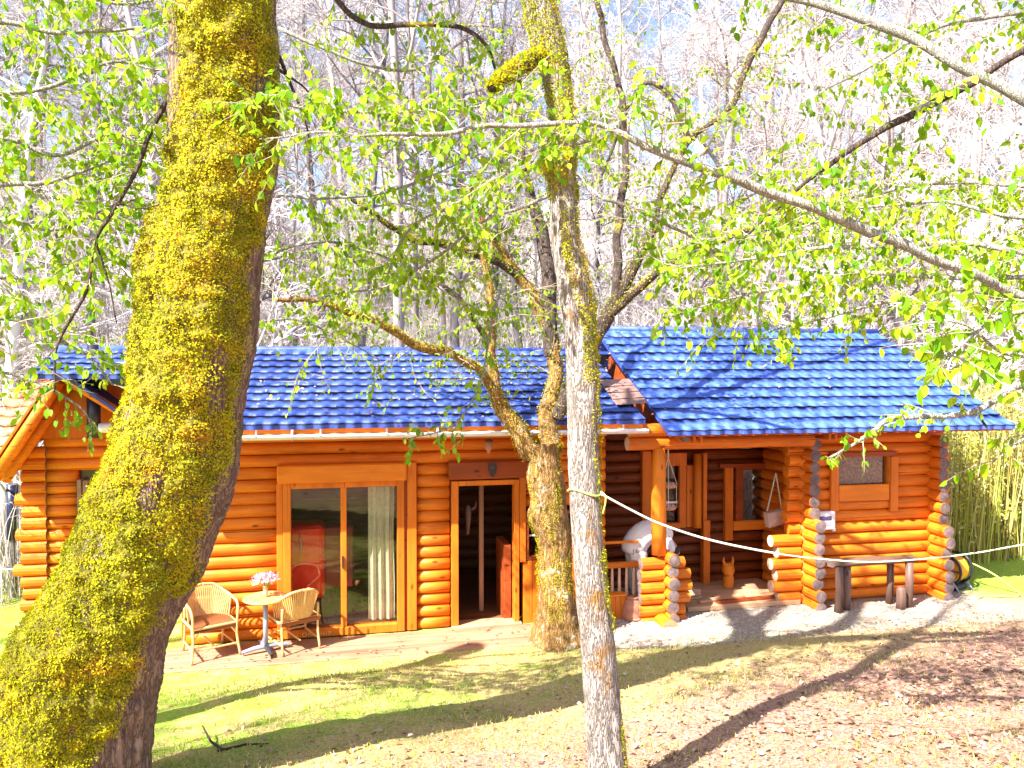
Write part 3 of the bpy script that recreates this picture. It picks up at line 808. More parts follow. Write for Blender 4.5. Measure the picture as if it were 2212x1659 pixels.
# left end: gabled bay set back behind the mossy tree -----------------------------------
gv = 2.0
cl, _ = uz(95, 1100, gv); 
log_wall('bay_front_wall', cl, -4.45, gv + .1, 0, 2.62, [(uz(165, 1100, gv)[0], uz(215, 1100, gv)[0], 1.0, 2.05)], pitch=.178, r=.0935)
mb = MB(); z = .11; k = 0
while z < 2.6:
    a, _ = uz(44 if k % 3 else 30, 1100, gv); 
    log(mb, 'x', a + rnd.uniform(-.03, .03) + .22 * max(0, .5 - z), cl + .03, gv + .06, z, .094, endmi=1); z += .178; k += 1
mb.build('bay_corner_logs', [WOOD_X, LOGEND], cabin)
mb = MB(); pxbox(mb, 166, 1036, 176, 1130, gv - .03, gv + .05); pxbox(mb, 178, 1038, 190, 1130, gv - .02, gv + .05); wf = mb.build('bay_window_frame', FLASH, cabin); mb = MB(); pxbox(mb, 155, 985, 226, 1150, gv + .16, gv + .20); mb.build('pane', mat_plain('dim_pane', (.10, .07, .06), .15), wf)
gA = 1.40     # plane of the front rake of the bay's gable
au, az = uz(124, 800, gA); lu, lz = uz(-30, 1030, gA); ru, rz_ = uz(268, 888, gA)
def beam(mb, a, b, r, n=10, endmi=None): mb.tube([a, tuple((p + q) / 2 for p, q in zip(a, b)), b], r, n, capmi=endmi)
mb = MB(); mb.tube([(au, gA - .10, az - .05), (au, 2.6, az - .05)], .11, 14, capmi=1); mb.build('bay_ridge_log', [WOOD_Y, LOGEND], cabin)
for k, off in enumerate((0.0, .46)):
    mb = MB(); a2 = (au + .02, gA + off, az - .16 - .05 * k); b2 = (lu + .05, gA + off, lz - .12)
    beam(mb, a2, b2, .085); mb.build('bay_rafter', WOOD_X, cabin, sm=True)
mb = MB(); beam(mb, (au + .05, gA + .02, az - .10), (ru, gA + .02, rz_ - .06), .06); mb.build('bay_rafter', WOOD_X, cabin, sm=True)
# the two slopes of the bay roof: board edge and underside
for nm, (eu, ez) in (('bay_roof', (lu, lz)), ('bay_roof', (ru + .35, rz_ - .36))):
    mb = MB()
    vs = [(au, gA - .06, az + .05), (eu, gA - .06, ez + .05), (eu, 2.7, ez + .05), (au, 2.7, az + .05)]
    vs += [(x, y, z - .06) for x, y, z in vs]
    fs = [(0, 1, 2, 3), (7, 6, 5, 4), (0, 4, 5, 1), (1, 5, 6, 2), (2, 6, 7, 3), (3, 7, 4, 0)]
    if eu > au: fs = [f[::-1] for f in fs]
    mb.add(vs, fs); mb.build(nm, BOARD_Z if eu < au else ROOF_L, cabin)
mb = MB(); mb.add([(au - .0, gv + .02, az - .06), (au + (2.60 - az) * (lu - au) / (lz - az), gv + .02, 2.60), (-4.5, gv + .02, 2.62), (-4.5, gv + .02, az - .6)], [(0, 1, 2, 3)]); mb.build('bay_gable_board', BOARD_Z, cabin)
# upper part of the main roof behind the bay
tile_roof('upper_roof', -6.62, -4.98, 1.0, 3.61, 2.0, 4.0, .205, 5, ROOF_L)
# clay-tiled lean-to further left
eo, zo = uz(-130, 1010, 1.9); to, zto = uz(108, 764, 3.3)
def clip_clay(c):
    w = np.array(ORG)[None] + c[:, :1] * np.array(UD)[None] + c[:, 1:2] * np.array(VD)[None]; w[:, 2] += c[:, 2]
    X_ = CX + F * w[:, 0] / w[:, 1]; Y_ = 795 - F * (w[:, 2] - CAMZ) / w[:, 1]
    return (X_ < 124 - (Y_ - 800) * (154 / 230) + 12) & (X_ > 108 - (Y_ - 764) * 1.0 + 5 * np.sin(Y_ * .42))      # stops behind the bay's rafter
tile_roof('clay_tiled_roof', to - 1.4, to + 1.0, 1.88, 2.42, 3.3, zto, .26, 11, ROOF_O, keep=clip_clay, edge=mat_plain('clay_step_shade', (.34, .14, .07), .7))  # darker clay risers: painted shade under each course here too

# ------------------------------------------------------------------ things on the terrace and the porch
terr = MB()
terr_l = -4.62
for k in range(5): terr.box((terr_l, -.90 + k * .166, -.03), (.62, -.745 + k * .166, .022 + .0015 * (k % 2)), .006)
terrace = terr.build('terrace', PAVE, None, kind='structure'); terrace.location = ORG; terrace.rotation_euler = (0, 0, TH)

def bthing(name, label, cat, u, v, z, rz=0.0, group=None):
    return thing(name, label, cat, from_uv(u, v, z), TH + rz, group)

def arc(p, q, r, n=8): ...
def make_chair(label, loc, rz):
    t = thing('rattan_armchair', label, 'chair', loc, rz, 'rattan armchairs at the round table')
    W, D, H = .27, .25, .42
    for sx in (-1, 1):
        mb = MB(); q = spline([(sx * (W + .03), -D - .04, 0), (sx * W, -D, .25), (sx * W, -D, H), (sx * (W + .01), -D - .01, .58), (sx * (W + .02), -D + .06, .665), (sx * (W + .02), -D + .2, .68)], 5)
        mb.tube(q, .016, 8); mb.build('leg', RATTAN, t, sm=True)
        mb = MB(); mb.tube(spline([(sx * (W - .02), D + .05, 0), (sx * (W - .03), D, .3), (sx * (W - .03), D + .02, .6)], 4), .016, 8); mb.build('leg', RATTAN, t, sm=True)
        mb = MB(); mb.tube(spline([(sx * (W + .02), -D + .2, .68), (sx * (W + .01), 0.10, .70), (sx * (W - .02), D - .02, .72), (sx * .15, D + .08, .80), (0, D + .09, .82)], 5), .017, 8); mb.build('arm', RATTAN, t, sm=True)
        mb = MB(); mb.tube([(sx * W, -D, .27), (sx * (W - .1), -D, H - .01)], .010, 6); mb.tube([(sx * W, -D, .27), (sx * (W - .01), -D + .13, H - .01)], .010, 6); mb.build('brace', RATTAN, t)
        mb = MB(); mb.tube([(sx * W, -D, .13), (sx * (W - .02), D, .13)], .012, 6); mb.build('stretcher', RATTAN, t)
    mb = MB(); mb.tube([(-W, -D, .15), (W, -D, .15)], .012, 6); mb.tube([(0, -D, .15), (0, D, .15)], .012, 6); mb.build('stretcher', RATTAN, t)
    mb = MB(); mb.box((-W, -D - .01, H - .06), (W, D + .02, H + .015), .03); mb.build('seat', WICKER, t, sm=True)
    mb = MB(); mb.tube([(-W, -D, H), (W, -D, H), (W, D, H), (-W, D, H), (-W, -D, H)], .016, 8); mb.build('seat_frame', RATTAN, t)
    mb = MB()
    top = spline([(-(W + .01), .02, .70), (-(W - .02), D - .02, .72), (-.15, D + .08, .80), (0, D + .09, .82), (.15, D + .08, .80), (W - .02, D - .02, .72), (W + .01, .02, .70)], 5)
    n = len(top)
    for k, p in enumerate(top):
        a = 1 - 2 * k / (n - 1); b = (-a * (W - .02), min(D, D * 1.0 + .02 - .12 * abs(a) ** 3 * 2), H)
        mb.tube([b, tuple(p)], .011, 5)
    mb.build('backrest', RATTAN, t)
    return t
make_chair('pale rattan armchair in front of the lit logs, nearest the mossy trunk', from_uv(-4.06, -.36, .024), TH + R(25))
ch2 = make_chair('pale rattan armchair with slatted back turned to the lawn, behind the small table', from_uv(-3.03, -.32, .024), TH + R(-155))
t = bthing('bistro_table', 'small round pedestal table with wooden top on a cross-shaped metal foot', 'table', -3.36, -.46, .024)
mb = MB(); mb.lathe([(.02, .685), (.27, .685), (.285, .70), (.275, .715)], (0, 0, 0), 28); mb.build('tabletop', mat_wood('table_wood', 'x', (.62, .30, .10), (.80, .48, .20)), t, sm=False)
mb = MB(); mb.tube([(0, 0, .06), (0, 0, .685)], .032, 14); mb.build('column', STEEL, t, sm=True)
for k in range(4):
    a = R(90 * k + 20); c, s = math.cos(a), math.sin(a)
    mb = MB(); mb.tube([(0, 0, .075), (c * .15, s * .15, .068), (c * .30, s * .30, .045)], [.034, .03, .022], 8); mb.tube([(c * .28, s * .28, .045), (c * .28, s * .28, 0)], .012, 6); mb.build('foot', BLACK if k == 3 else STEEL, t)
t = bthing('flower_vase', 'glass vase of pink and white blossoms on the small round table', 'vase', -3.36, -.46, .742)
mb = MB(); mb.lathe([(.03, 0), (.036, .05), (.028, .09), (.034, .13)], (0, 0, 0), 14); mb.build('vase_body', mat_plain('pale_honey_glass', (.75, .58, .28), .2), t, sm=True)
mb = MB(); r_ = random.Random(5)
for k in range(14):
    a = r_.uniform(0, 6.28); q = .02 + .12 * r_.random(); mb.tube([(0, 0, .08), (math.cos(a) * q * .5, math.sin(a) * q * .5, .17), (math.cos(a) * q, math.sin(a) * q, .22 + .06 * r_.random())], .003, 4)
mb.build('stems', DKLEAF, t)
lv = Leaves()
for k in range(260):
    a = r_.uniform(0, 6.28); q = .17 * math.sqrt(r_.random()); z = .20 + .13 * r_.random() * (1 - q * 3)
    lv.add((math.cos(a) * q, math.sin(a) * q * .7, z), rv(r_), rv(r_), r_.uniform(.03, .05))
lv.build('blossoms', mat_leaf('blossom_petal', [(0, (.72, .30, .66)), (.4, (.82, .55, .78)), (.8, (.85, .78, .84))], .3), t)

# things seen through the sliding door and the doorway
t = bthing('tall_cabinet', 'glossy red cabinet with rounded lower corner inside the sliding door', 'cabinet', -2.86, .34, .02)
mb = MB(); mb.box((-.40, 0, .42), (.22, .55, 1.45), .05); mb.build('cabinet_body', RED, t)
mb = MB(); mb.box((-.12, -.02, .95), (.16, .012, 1.42), .01); mb.build('door', RED, t)
mb = MB(); mb.box((.22, .03, .55), (.62, .5, 1.42), .02); mb.build('side_panel', mat_plain('dark_red_panel', (.22, .012, .02), .4), t)
mb = MB(); mb.tube([(-.1, -.045, 1.12), (-.1, -.045, 1.30)], .012, 8); mb.build('handle', STEEL, t)
for sx in (-.3, .12, .5):
    mb = MB(); mb.tube([(sx, .2, 0), (sx, .2, .45)], .03, 8); mb.build('leg', BLACK, t)
t = bthing('table_lamp', 'white lampshade beside the red cabinet inside the sliding door', 'lamp', -2.52, .75, .02)
mb = MB(); mb.lathe([(.16, .62), (.10, .86)], (0, 0, 0), 18); mb.build('lamp_shade', CLOTHW, t, sm=True)
mb = MB(); mb.tube([(0, 0, 0), (0, 0, .64)], .018, 8); mb.lathe([(.12, 0), (.12, .02), (.02, .05)], (0, 0, 0), 16); mb.build('lamp_stand', BLACK, t)
cl0, _ = uz(795, 1100, .16); cr0, _ = uz(851, 1100, .16)
t = bthing('curtain', 'cream pleated curtain drawn to the side behind the sliding door', 'curtain', cl0, .17, .15)
mb = MB(); m = 60; vs = []
for k in range(m + 1):
    f = k / m; u = (cr0 - cl0) * f
    for j in range(9):
        z = 1.92 * j / 8; vs.append((u * (1 + .02 * math.sin(j)), .035 * math.sin(f * 22 + .5 * math.sin(j * .6)) + .012 * math.sin(f * 61), z))
mb.add(vs, [(k * 9 + j, (k + 1) * 9 + j, (k + 1) * 9 + j + 1, k * 9 + j + 1) for k in range(m) for j in range(8)])
mb.build('curtain_cloth', CREAM, t, sm=True)
mb = MB(); mb.tube([(-.5, .0, 1.95), (cr0 - cl0 + .05, 0, 1.95)], .012, 8); mb.build('curtain_rail', BLACK, t)
u, z = uz(1018, 1092, .55)
t = bthing('animal_skull', 'pale long-nosed animal skull hanging inside the open doorway', 'skull', u - .05, .55, z - .42)
mb = MB(); mb.tube([(0, 0, .42), (0, 0, .33), (.0, -.01, .22), (-.005, -.02, .1), (-.01, -.02, 0)], [.05, .085, .07, .05, .03], 10, flat=.6, dome=.5); mb.build('skull_bone', BONE, t, sm=True)
mb = MB(); mb.tube(spline([(.05, 0, .36), (.11, 0, .40), (.12, 0, .48)], 4), [.022] * 4 + [.018] * 2 + [.012] * 2 + [.006], 6); mb.build('horn', BONE, t, sm=True)
u, z = uz(1064, 1015, -.09)
t = bthing('shield_plaque', 'dark pointed plaque fixed on the board above the open door', 'plaque', u, -.065, z)
mb = MB(); o_ = [(-.055, .10), (.055, .10), (.06, .0), (.03, -.07), (0, -.11), (-.03, -.07), (-.06, 0)]
mb.add([(x, -.03, y) for x, y in o_] + [(x, 0, y) for x, y in o_], [tuple(range(7)), tuple(range(13, 6, -1))] + [(k, k + 7, (k + 1) % 7 + 7, (k + 1) % 7) for k in range(7)])
mb.build('plaque_board', BLACK, t)
mb = MB(); mb.lathe([(.0, 0), (.03, .0), (.02, .03)], (0, -.03, .02), 10); mb.build('plaque_boss', DARKWOOD, t)
u, z = uz(1056, 955, -.45)
t = bthing('eave_lamp', 'small brown lamp under the gutter above the door', 'lamp', u, -.45, z - .10)
mb = MB(); mb.lathe([(.02, .12), (.05, .10), (.065, .02), (.03, -.01), (.015, -.06)], (0, 0, 0), 12); mb.build('lamp_body', TERRA, t, sm=True)
mb = MB(); mb.box((-.05, -.05, .11), (.05, .05, .135)); mb.build('lamp_mount', BLACK, t)

# meter box
u0, z1 = uz(1761, 1107, -.10); u1, z0 = uz(1806, 1149, -.10)
t = bthing('meter_box', 'white wall meter box with two dark display windows on the log corner', 'meter', (u0 + u1) / 2, .015, z0)
w_ = (u1 - u0) / 2; h_ = z1 - z0
mb = MB(); mb.box((-w_, -.10, .035), (w_, 0, h_), .012); mb.build('meter_case', WHITE, t)
mb = MB(); mb.box((-w_ * .55, -.108, h_ * .58), (w_ * .6, -.099, h_ * .78), .002); mb.build('display', mat_plain('dark_display', (.07, .06, .14), .15, var=.6), t)
mb = MB(); mb.box((-w_ * .55, -.108, h_ * .32), (w_ * .6, -.099, h_ * .50), .002); mb.build('display', mat_plain('lilac_display', (.42, .34, .62), .2, var=.4), t)
for sx in (-1, 1):
    mb = MB(); mb.box((sx * w_ * .98 - .03, -.08, 0), (sx * w_ * .98 + .03, -.005, .05), .008); mb.build('foot', WHITE, t)

# log bench under the window
u0, zt = uz(1800, 1203, -.45); u1, _ = uz(1976, 1203, -.45)
zt = .72
t = bthing('log_bench', 'rustic bench with a half-log top on rough log legs under the window', 'bench', (u0 + u1) / 2, -.38, 0)
L_ = (u1 - u0) / 2
mb = MB(); mb.tube([(-L_ - .02, 0, zt), (-L_ * .4, .01, zt + .012), (L_ * .3, 0, zt), (L_ + .02, 0, zt + .01)], [.085, .09, .088, .08], 12, flat=1.0, bump=.1, capmi=1); o = mb.build('seat', [mat_wood('bench_log', 'x', (.09, .045, .03), (.30, .18, .13)), LOGEND], t, sm=False); o.scale = (1, 1.6, .62); o.location = (0, 0, zt * .38)
for (x, y, h, r0) in ((-L_ + .07, -.12, zt - .03, .058), (-L_ + .26, -.02, zt - .03, .068), (L_ - .12, -.10, zt - .03, .060), (L_ - .30, .10, zt - .03, .055)):
    mb = MB(); mb.tube([(x - .01, y, 0), (x + .008, y, h * .5), (x, y, h)], [r0 * 1.08, r0, r0 * .95], 12, bump=.15, seed=x); mb.build('leg', BARKLOG, t, sm=True)
t = bthing('log_stump', 'short round log stump under the right end of the bench', 'stump', (u0 + u1) / 2 + L_ - .31, -.54, 0)
mb = MB(); mb.tube([(0, 0, 0), (.005, 0, .15), (0, 0, .30), (0, 0, .335)], [.07, .068, .066, .05], 14, bump=.1, dome=.3); mb.build('stump_wood', BARKLOG, t, sm=True)

# hose reel at the right corner
c_, _, = uz(2058, 1226, .25)
t = bthing('hose_reel', 'black hose reel wound with yellow hose beside the right corner of the cabin', 'hose reel', 7.62, .28, 0, R(22))
mb = MB(); mb.tube([(-.16, 0, .33), (.16, 0, .33)], .19, 24)
for k in range(9): pass
o = mb.build('wound_hose', HOSEY, t, sm=False)
mb = MB()
for k in range(10):
    x = -.15 + k * .033; q = [(x, .2 * math.cos(a), .33 + .2 * math.sin(a)) for a in np.linspace(0, 2 * math.pi, 25)]; mb.tube(q, .018, 6, caps=False)
mb.build('hose_coils', HOSEY, t, sm=True)
for x in (-.19, .19):
    mb = MB(); q = [(x, .25 * math.cos(a), .33 + .25 * math.sin(a)) for a in np.linspace(0, 2 * math.pi, 29)]; mb.tube(q, .022, 8, caps=False)
    for a in (0, 1.05, 2.1): mb.tube([(x, .25 * math.cos(a), .33 + .25 * math.sin(a)), (x, -.25 * math.cos(a), .33 - .25 * math.sin(a))], .016, 6)
    mb.build('flange', BLACK, t, sm=True)
    mb = MB(); mb.tube([(x * 1.1, -.24, 0), (x * 1.1, 0, .33)], .016, 6); mb.tube([(x * 1.1, .24, 0), (x * 1.1, 0, .33)], .016, 6); mb.build('stand', STEEL, t)
mb = MB(); mb.box((-.18, -.18, .0), (.18, .18, .09), .02); mb.build('base', BLACK, t)
mb = MB(); a = from_uv(7.95, .2, .42); 
pts = [a, from_uv(8.12, -.05, .30), from_uv(8.32, -.2, .12), from_uv(8.42, -.28, .025), from_uv(8.2, -.42, .02), from_uv(7.75, -.30, .02), from_uv(7.55, -.38, .02)]
ho = mb.tube([Vector(p) for p in spline([tuple(p) for p in pts], 6)], .013, 7).build('garden_hose', HOSEG, sm=True); tag(ho, 'yellow-green hose running down from the reel onto the grass', 'hose')

# porch bits: jar, planter, logs, planks, bag, hanging basket
u, _ = uz(1365, 1340, -.10)
t = bthing('clay_jar', 'upturned terracotta jar standing against the porch pillar', 'jar', u, -.12, -.0)
mb = MB(); mb.lathe([(.15, 0), (.155, .04), (.15, .12), (.13, .22), (.10, .28), (.085, .30), (.095, .31), (.095, .33)], (0, 0, 0), 22); mb.build('jar_body', TERRA, t, sm=True)
mb = MB(); mb.lathe([(.152, .0), (.163, .01), (.163, .035), (.153, .045)], (0, 0, 0), 22); mb.build('rim', TERRA, t, sm=True)
u, _ = uz(1327, 1340, -.05)
t = bthing('planter_box', 'orange wooden planter box below the porch spindles', 'planter', u, -.0, 0)
for k in range(4):
    mb = MB(); mb.box((-.17 + .085 * k, -.10, 0), (-.088 + .085 * k, -.075, .33), .004); mb.build('slat', BOARD_Z, t)
mb = MB(); mb.box((-.17, -.074, .02), (.17, .06, .30), .004); mb.build('box_body', BOARD_X, t)
mb = MB(); mb.box((-.18, -.115, .335), (.18, .07, .36), .005); mb.build('rim', BOARD_X, t)
for i_, (X, lbl, h, tilt) in enumerate(((1396, 'upright split log leaning beside the terracotta jar', .32, .0), (1414, 'slanting cut log propped against the pillar logs', .30, .10))):
    u, _ = uz(X, 1340, -.14); t = bthing('split_log', lbl, 'log', u, -.16, -.0, 0, None)
    mb = MB(); mb.tube([(-tilt, 0, 0), (-tilt * .3, .01, h * .5), (tilt * .3, .02, h)], [.05, .052, .048], 9, capmi=1, bump=.12, seed=i_); mb.build('log_body', [WOOD_Z, LOGEND], t)
for i_, (X, Y, ln, rz, lb) in enumerate(((1480, 1283, .42, 8, 'short pale plank lying on the porch floor by the pillar'), (1540, 1284, .85, 12, 'long pale plank lying aslant on the porch floor'), (1590, 1296, 1.1, 4, 'reddish plank lying along the front of the porch floor'))):
    u, _ = uz(X, Y, .5); t = bthing('loose_plank', lb, 'plank', u, .35 - .12 * i_, .080 + .0 * i_, R(rz))
    mb = MB(); mb.box((-ln / 2, -.05, 0), (ln / 2, .05, .035), .005); mb.build('plank_board', PALEWOOD if i_ < 2 else RED_X, t)
for i_, (du, dv, rz) in enumerate(((2.93, .75, 30), (3.02, .62, -25), (2.86, .56, 70))):
    t = bthing('firewood_piece', ('split firewood piece lying nearest the back wall in the porch heap', 'split firewood piece pointing at the planks in the porch heap', 'split firewood piece nearest the pillar in the porch heap')[i_], 'firewood', du, dv, .08, R(rz), 'firewood on the porch floor')
    mb = MB(); mb.add([(-.2, -.05, 0), (-.2, .05, 0), (-.2, 0, .09), (.2, -.055, 0), (.2, .045, 0), (.2, .005, .085)], [(0, 1, 2), (3, 5, 4), (0, 3, 4, 1), (1, 4, 5, 2), (2, 5, 3, 0)]); mb.build('split_wood', PALEWOOD, t)

u, zt = uz(1573, 1240, .85)
t = bthing('carved_stump', 'orange carved wooden stump with two upright points on the porch floor', 'carving', u, .85, .08)
mb = MB(); mb.tube([(0, 0, 0), (.01, 0, .16), (0, 0, .20)], [.085, .08, .07], 12, bump=.08); mb.build('stump_base', WOOD_Z, t)
mb = MB(); mb.tube([(0, 0, .205), (0, 0, .26), (0, 0, .36), (0, 0, .40)], [.08, .105, .095, .06], 12, bump=.08, seed=2); mb.build('stump_body', WOOD_Z, t)
for sx in (-1, 1):
    mb = MB(); mb.tube([(sx * .065, 0, .37), (sx * .085, 0, .44), (sx * .08, 0, .50)], [.03, .02, .008], 8); mb.build('point', WOOD_Z, t)
ua, za = uz(1676, 1022, .55)
t = bthing('shoulder_bag', 'pinkish canvas bag hanging by its long white strap on the porch', 'bag', ua, .55, za)
def q_(X, Y): a, b = uz(X, Y, .55); return (a - ua, 0, b - za)
mb = MB()
for tx in (1657, 1689):
    a, b = q_(1676, 1022), q_(tx, 1104)
    mb.tube([a, tuple((x + y) / 2 for x, y in zip(a, b)), b], .018, 6, flat=.3)
mb.build('strap', ROPEW, t)
A = [q_(1652, 1108), q_(1691, 1099), q_(1697, 1127), q_(1657, 1139)]
mb = MB(); f_ = [(x, -.07, z) for x, _, z in A]; b_ = [(x, .05, z) for x, _, z in A]
mid_ = [tuple((p + q) / 2 for p, q in zip(x, y)) for x, y in zip(f_, b_)]; c0 = tuple(sum(p[i] for p in f_) / 4 - (.03 if i == 1 else 0) for i in range(3))
mb.add(f_ + b_ + [c0], [(0, 8, 1), (1, 8, 2), (2, 8, 3), (3, 8, 0), (7, 6, 5, 4), (0, 1, 5, 4), (1, 2, 6, 5), (2, 3, 7, 6), (3, 0, 4, 7)]); mb.build('bag_body', BAGM, t)
mb = MB(); mb.add([(f_[0][0], -.076, f_[0][2]), (f_[1][0], -.076, f_[1][2]), (f_[1][0] * .8 + f_[2][0] * .2, -.105, f_[1][2] * .6 + f_[2][2] * .4), (f_[0][0] * .8 + f_[3][0] * .2, -.105, f_[0][2] * .6 + f_[3][2] * .4)], [(0, 1, 2, 3)]); mb.build('bag_flap', BAGM, t)

ub, zb_ = uz(1449, 930, .25)
t = bthing('hanging_basket', 'two-tier hanging basket on thin cords beside the porch post', 'basket', ub, .30, zb_)
def hz(Y): return uz(1449, Y, .30)[1] - zb_
mb = MB(); mb.tube([(-.02, 0, hz(930)), (-.02, 0, hz(988))], .012, 6); mb.build('hook_rod', ROPEW, t)
mb = MB()
for a in (0, 2.1, 4.2):
    x, y = math.cos(a) * .12, math.sin(a) * .12
    mb.tube([(-.02, 0, hz(988)), (x, y, hz(1043))], .0045, 4); mb.tube([(x, y, hz(1043)), (x, y, hz(1092))], .0045, 4)
mb.build('cords', ROPEW, t)
for Y in (1047, 1094):
    mb = MB(); mb.lathe([(.03, -.06), (.09, -.045), (.125, 0), (.135, .012), (.12, .004), (.08, -.03)], (0, 0, hz(Y)), 18); o = mb.build('bowl', mat_plain('pink_woven_bowl', (.55, .30, .22), .7, var=.4, scale=50), t)
    mb = MB(); r_ = random.Random(int(Y))
    for k in range(6):
        a = k * 1.05; mb.lathe([(.005, -.03), (.025, -.02), (.034, 0), (.024, .022), (.004, .03)], (math.cos(a) * .06, math.sin(a) * .06, hz(Y) + .01), 8)
    mb.build('contents', mat_plain('onion_skin', (.66, .44, .36), .5, var=.3), o, sm=True)

# dark pipe past the left corner, stove pipe
a = at(28, 1165, 12.4); b = at(28, 1045, 12.4)
t = thing('standing_pipe', 'blue-black upright pipe standing beyond the left corner of the cabin', 'pipe', (a.x, a.y, 0))
mb = MB(); mb.tube([(0, 0, 0), (0, 0, a.z - 0)], .05, 14); mb.build('stake', WILD_DARK, t)
mb = MB(); mb.tube([(0, 0, a.z), (0, 0, b.z)], .085, 16); mb.build('pipe_body', NAVY, t, sm=True)
mb = MB(); mb.tube([(-.06, 0, b.z + .002), (-.06, 0, b.z + .55)], .025, 8); mb.build('inner_tube', WHITE, t)
u, z0 = uz(203, 942, 1.72); _, z1 = uz(203, 842, 1.72); _, z2 = uz(205, 745, 1.72)
t = bthing('stove_pipe', 'black stove pipe rising past the gable at the left end', 'stove pipe', u, 1.72, z0)
mb = MB(); mb.tube([(0, 0, -.02), (0, 0, z1 - z0)], .095, 18); mb.build('lower_pipe', NAVY, t, sm=True)
mb = MB(); mb.tube([(0, 0, z1 - z0), (0, 0, z2 - z0)], .078, 18); mb.build('upper_pipe', NAVY, t, sm=True)
mb = MB(); mb.lathe([(.082, z1 - z0 - .02), (.105, z1 - z0 - .01), (.105, z1 - z0 + .02), (.08, z1 - z0 + .03)], (0, 0, 0), 18); mb.build('collar', NAVY, t, sm=True)
mb = MB(); mb.tube([(.08, -.02, .12), (.26, -.02, .12)], .075, 12); mb.build('side_stub', GUTTER, t)

# ------------------------------------------------------------------ the person behind the porch post
def skin(name, V, E, rad, mat, parent, sub=2):
    me = bpy.data.meshes.new(name); me.from_pydata([tuple(v) for v in V], E, []); me.update()
    o = bpy.data.objects.new(name, me); COL.objects.link(o); o.parent = parent
    md = o.modifiers.new('skin', 'SKIN'); md.use_smooth_shade = True
    if not me.skin_vertices: pass
    sv = me.skin_vertices[0].data
    for k, r in enumerate(rad): sv[k].radius = (r if isinstance(r, tuple) else (r, r)); sv[k].use_root = (k == 0)
    ms = o.modifiers.new('sub', 'SUBSURF'); ms.levels = sub; ms.render_levels = sub
    me.materials.append(mat)
    return o
pu, _ = uz(1376, 1300, .36)
man = bthing('person', 'person in white shirt and white trousers bending forward behind the porch post', 'person', pu, .36, .055)
pelvis = Vector((.0, 0, .84)); spine = Vector((.08, .02, 1.02)); chest = Vector((.28, .02, 1.13)); neck = Vector((.50, .0, .99)); head = Vector((.60, -.02, .82))
def limb(root, pts): return [Vector(p) for p in pts]
V = [pelvis, spine, chest, neck, Vector((.55, -.01, .92)), head, head + Vector((.06, -.01, -.10))]
E_ = [(0, 1), (1, 2), (2, 3), (3, 4), (4, 5), (5, 6)]; Rr = [.13, .13, .135, .075, .055, .095, .06]
for sy in (-1, 1):
    k = len(V); V += [Vector((-.0, sy * .10, .80)), Vector((.03 - .02 * sy, sy * .12, .44)), Vector((-.02, sy * .12, .08)), Vector((.12, sy * .13, .03))]
    E_ += [(0, k), (k, k + 1), (k + 1, k + 2), (k + 2, k + 3)]; Rr += [.095, .06, .042, .035]
    k = len(V); V += [Vector((.40, sy * .19, 1.06)), Vector((.46, sy * .23, .80)), Vector((.56, sy * .19, .60)), Vector((.60, sy * .17, .535))]
    E_ += [(2, k), (k, k + 1), (k + 1, k + 2), (k + 2, k + 3)]; Rr += [.065, .045, .034, .034]
    hb = len(V) - 1
    for f in range(5):
        off = (f - 1.6) * .017; th_ = f == 4
        b0 = len(V); base = V[hb]
        if th_: pts = [base + Vector((-.03, -sy * .03, -.015)), base + Vector((-.02, -sy * .05, -.05))]
        else: pts = [base + Vector((.012 + off * .6, sy * .006 + off * .5, -.045)), base + Vector((.008 + off * .7, -sy * .012 + off * .5, -.080 + .008 * abs(f - 1.5))), base + Vector((-.006 + off * .7, -sy * .026 + off * .5, -.104 + .012 * abs(f - 1.5)))]
        V += pts; E_ += [(hb, b0)] + [(b0 + i, b0 + i + 1) for i in range(len(pts) - 1)]; Rr += [.010, .009, .007][:len(pts)] if not th_ else [.012, .009]
skin('body', V, E_, Rr, SKIN, man)
def ering(c, t, ry, rz, n=20):
    t = t.normalized(); y = Vector((0, 1, 0)); z = t.cross(y).normalized()
    return [c + y * (math.cos(2 * math.pi * k / n) * ry) + z * (math.sin(2 * math.pi * k / n) * rz) for k in range(n)]
def loft(mb, rings, cap=True):
    n = len(rings[0]); o = len(mb.v); vs = [p for r in rings for p in r]
    fs = [(i * n + k, i * n + (k + 1) % n, (i + 1) * n + (k + 1) % n, (i + 1) * n + k) for i in range(len(rings) - 1) for k in range(n)]
    if cap: fs += [tuple(range(n))[::-1], tuple(range((len(rings) - 1) * n, len(rings) * n))]
    return mb.add(vs, fs)
tor = [(Vector((-.10, 0, .76)), .20, .19), (Vector((-.06, 0, .90)), .215, .21), (Vector((.03, 0, 1.04)), .225, .205), (Vector((.15, 0, 1.11)), .235, .20), (Vector((.30, 0, 1.12)), .24, .19), (Vector((.44, 0, 1.07)), .22, .17), (Vector((.54, 0, .98)), .12, .10)]
rg = []
for i, (c, a, b) in enumerate(tor):
    tt = tor[min(i + 1, 6)][0] - tor[max(i - 1, 0)][0]; ring_ = ering(c, tt, a, b)
    rg.append([p + Vector((mnoise.noise(p * 7), mnoise.noise(p * 7 + Vector((3, 0, 0))), mnoise.noise(p * 7 + Vector((0, 3, 0))))) * .022 + Vector((0, math.copysign(.012, p.y), .010)) * math.sin(p.x * 46 + p.z * 30 + 3 * mnoise.noise(p * 5)) for p in ring_])
mb = MB(); loft(mb, rg)
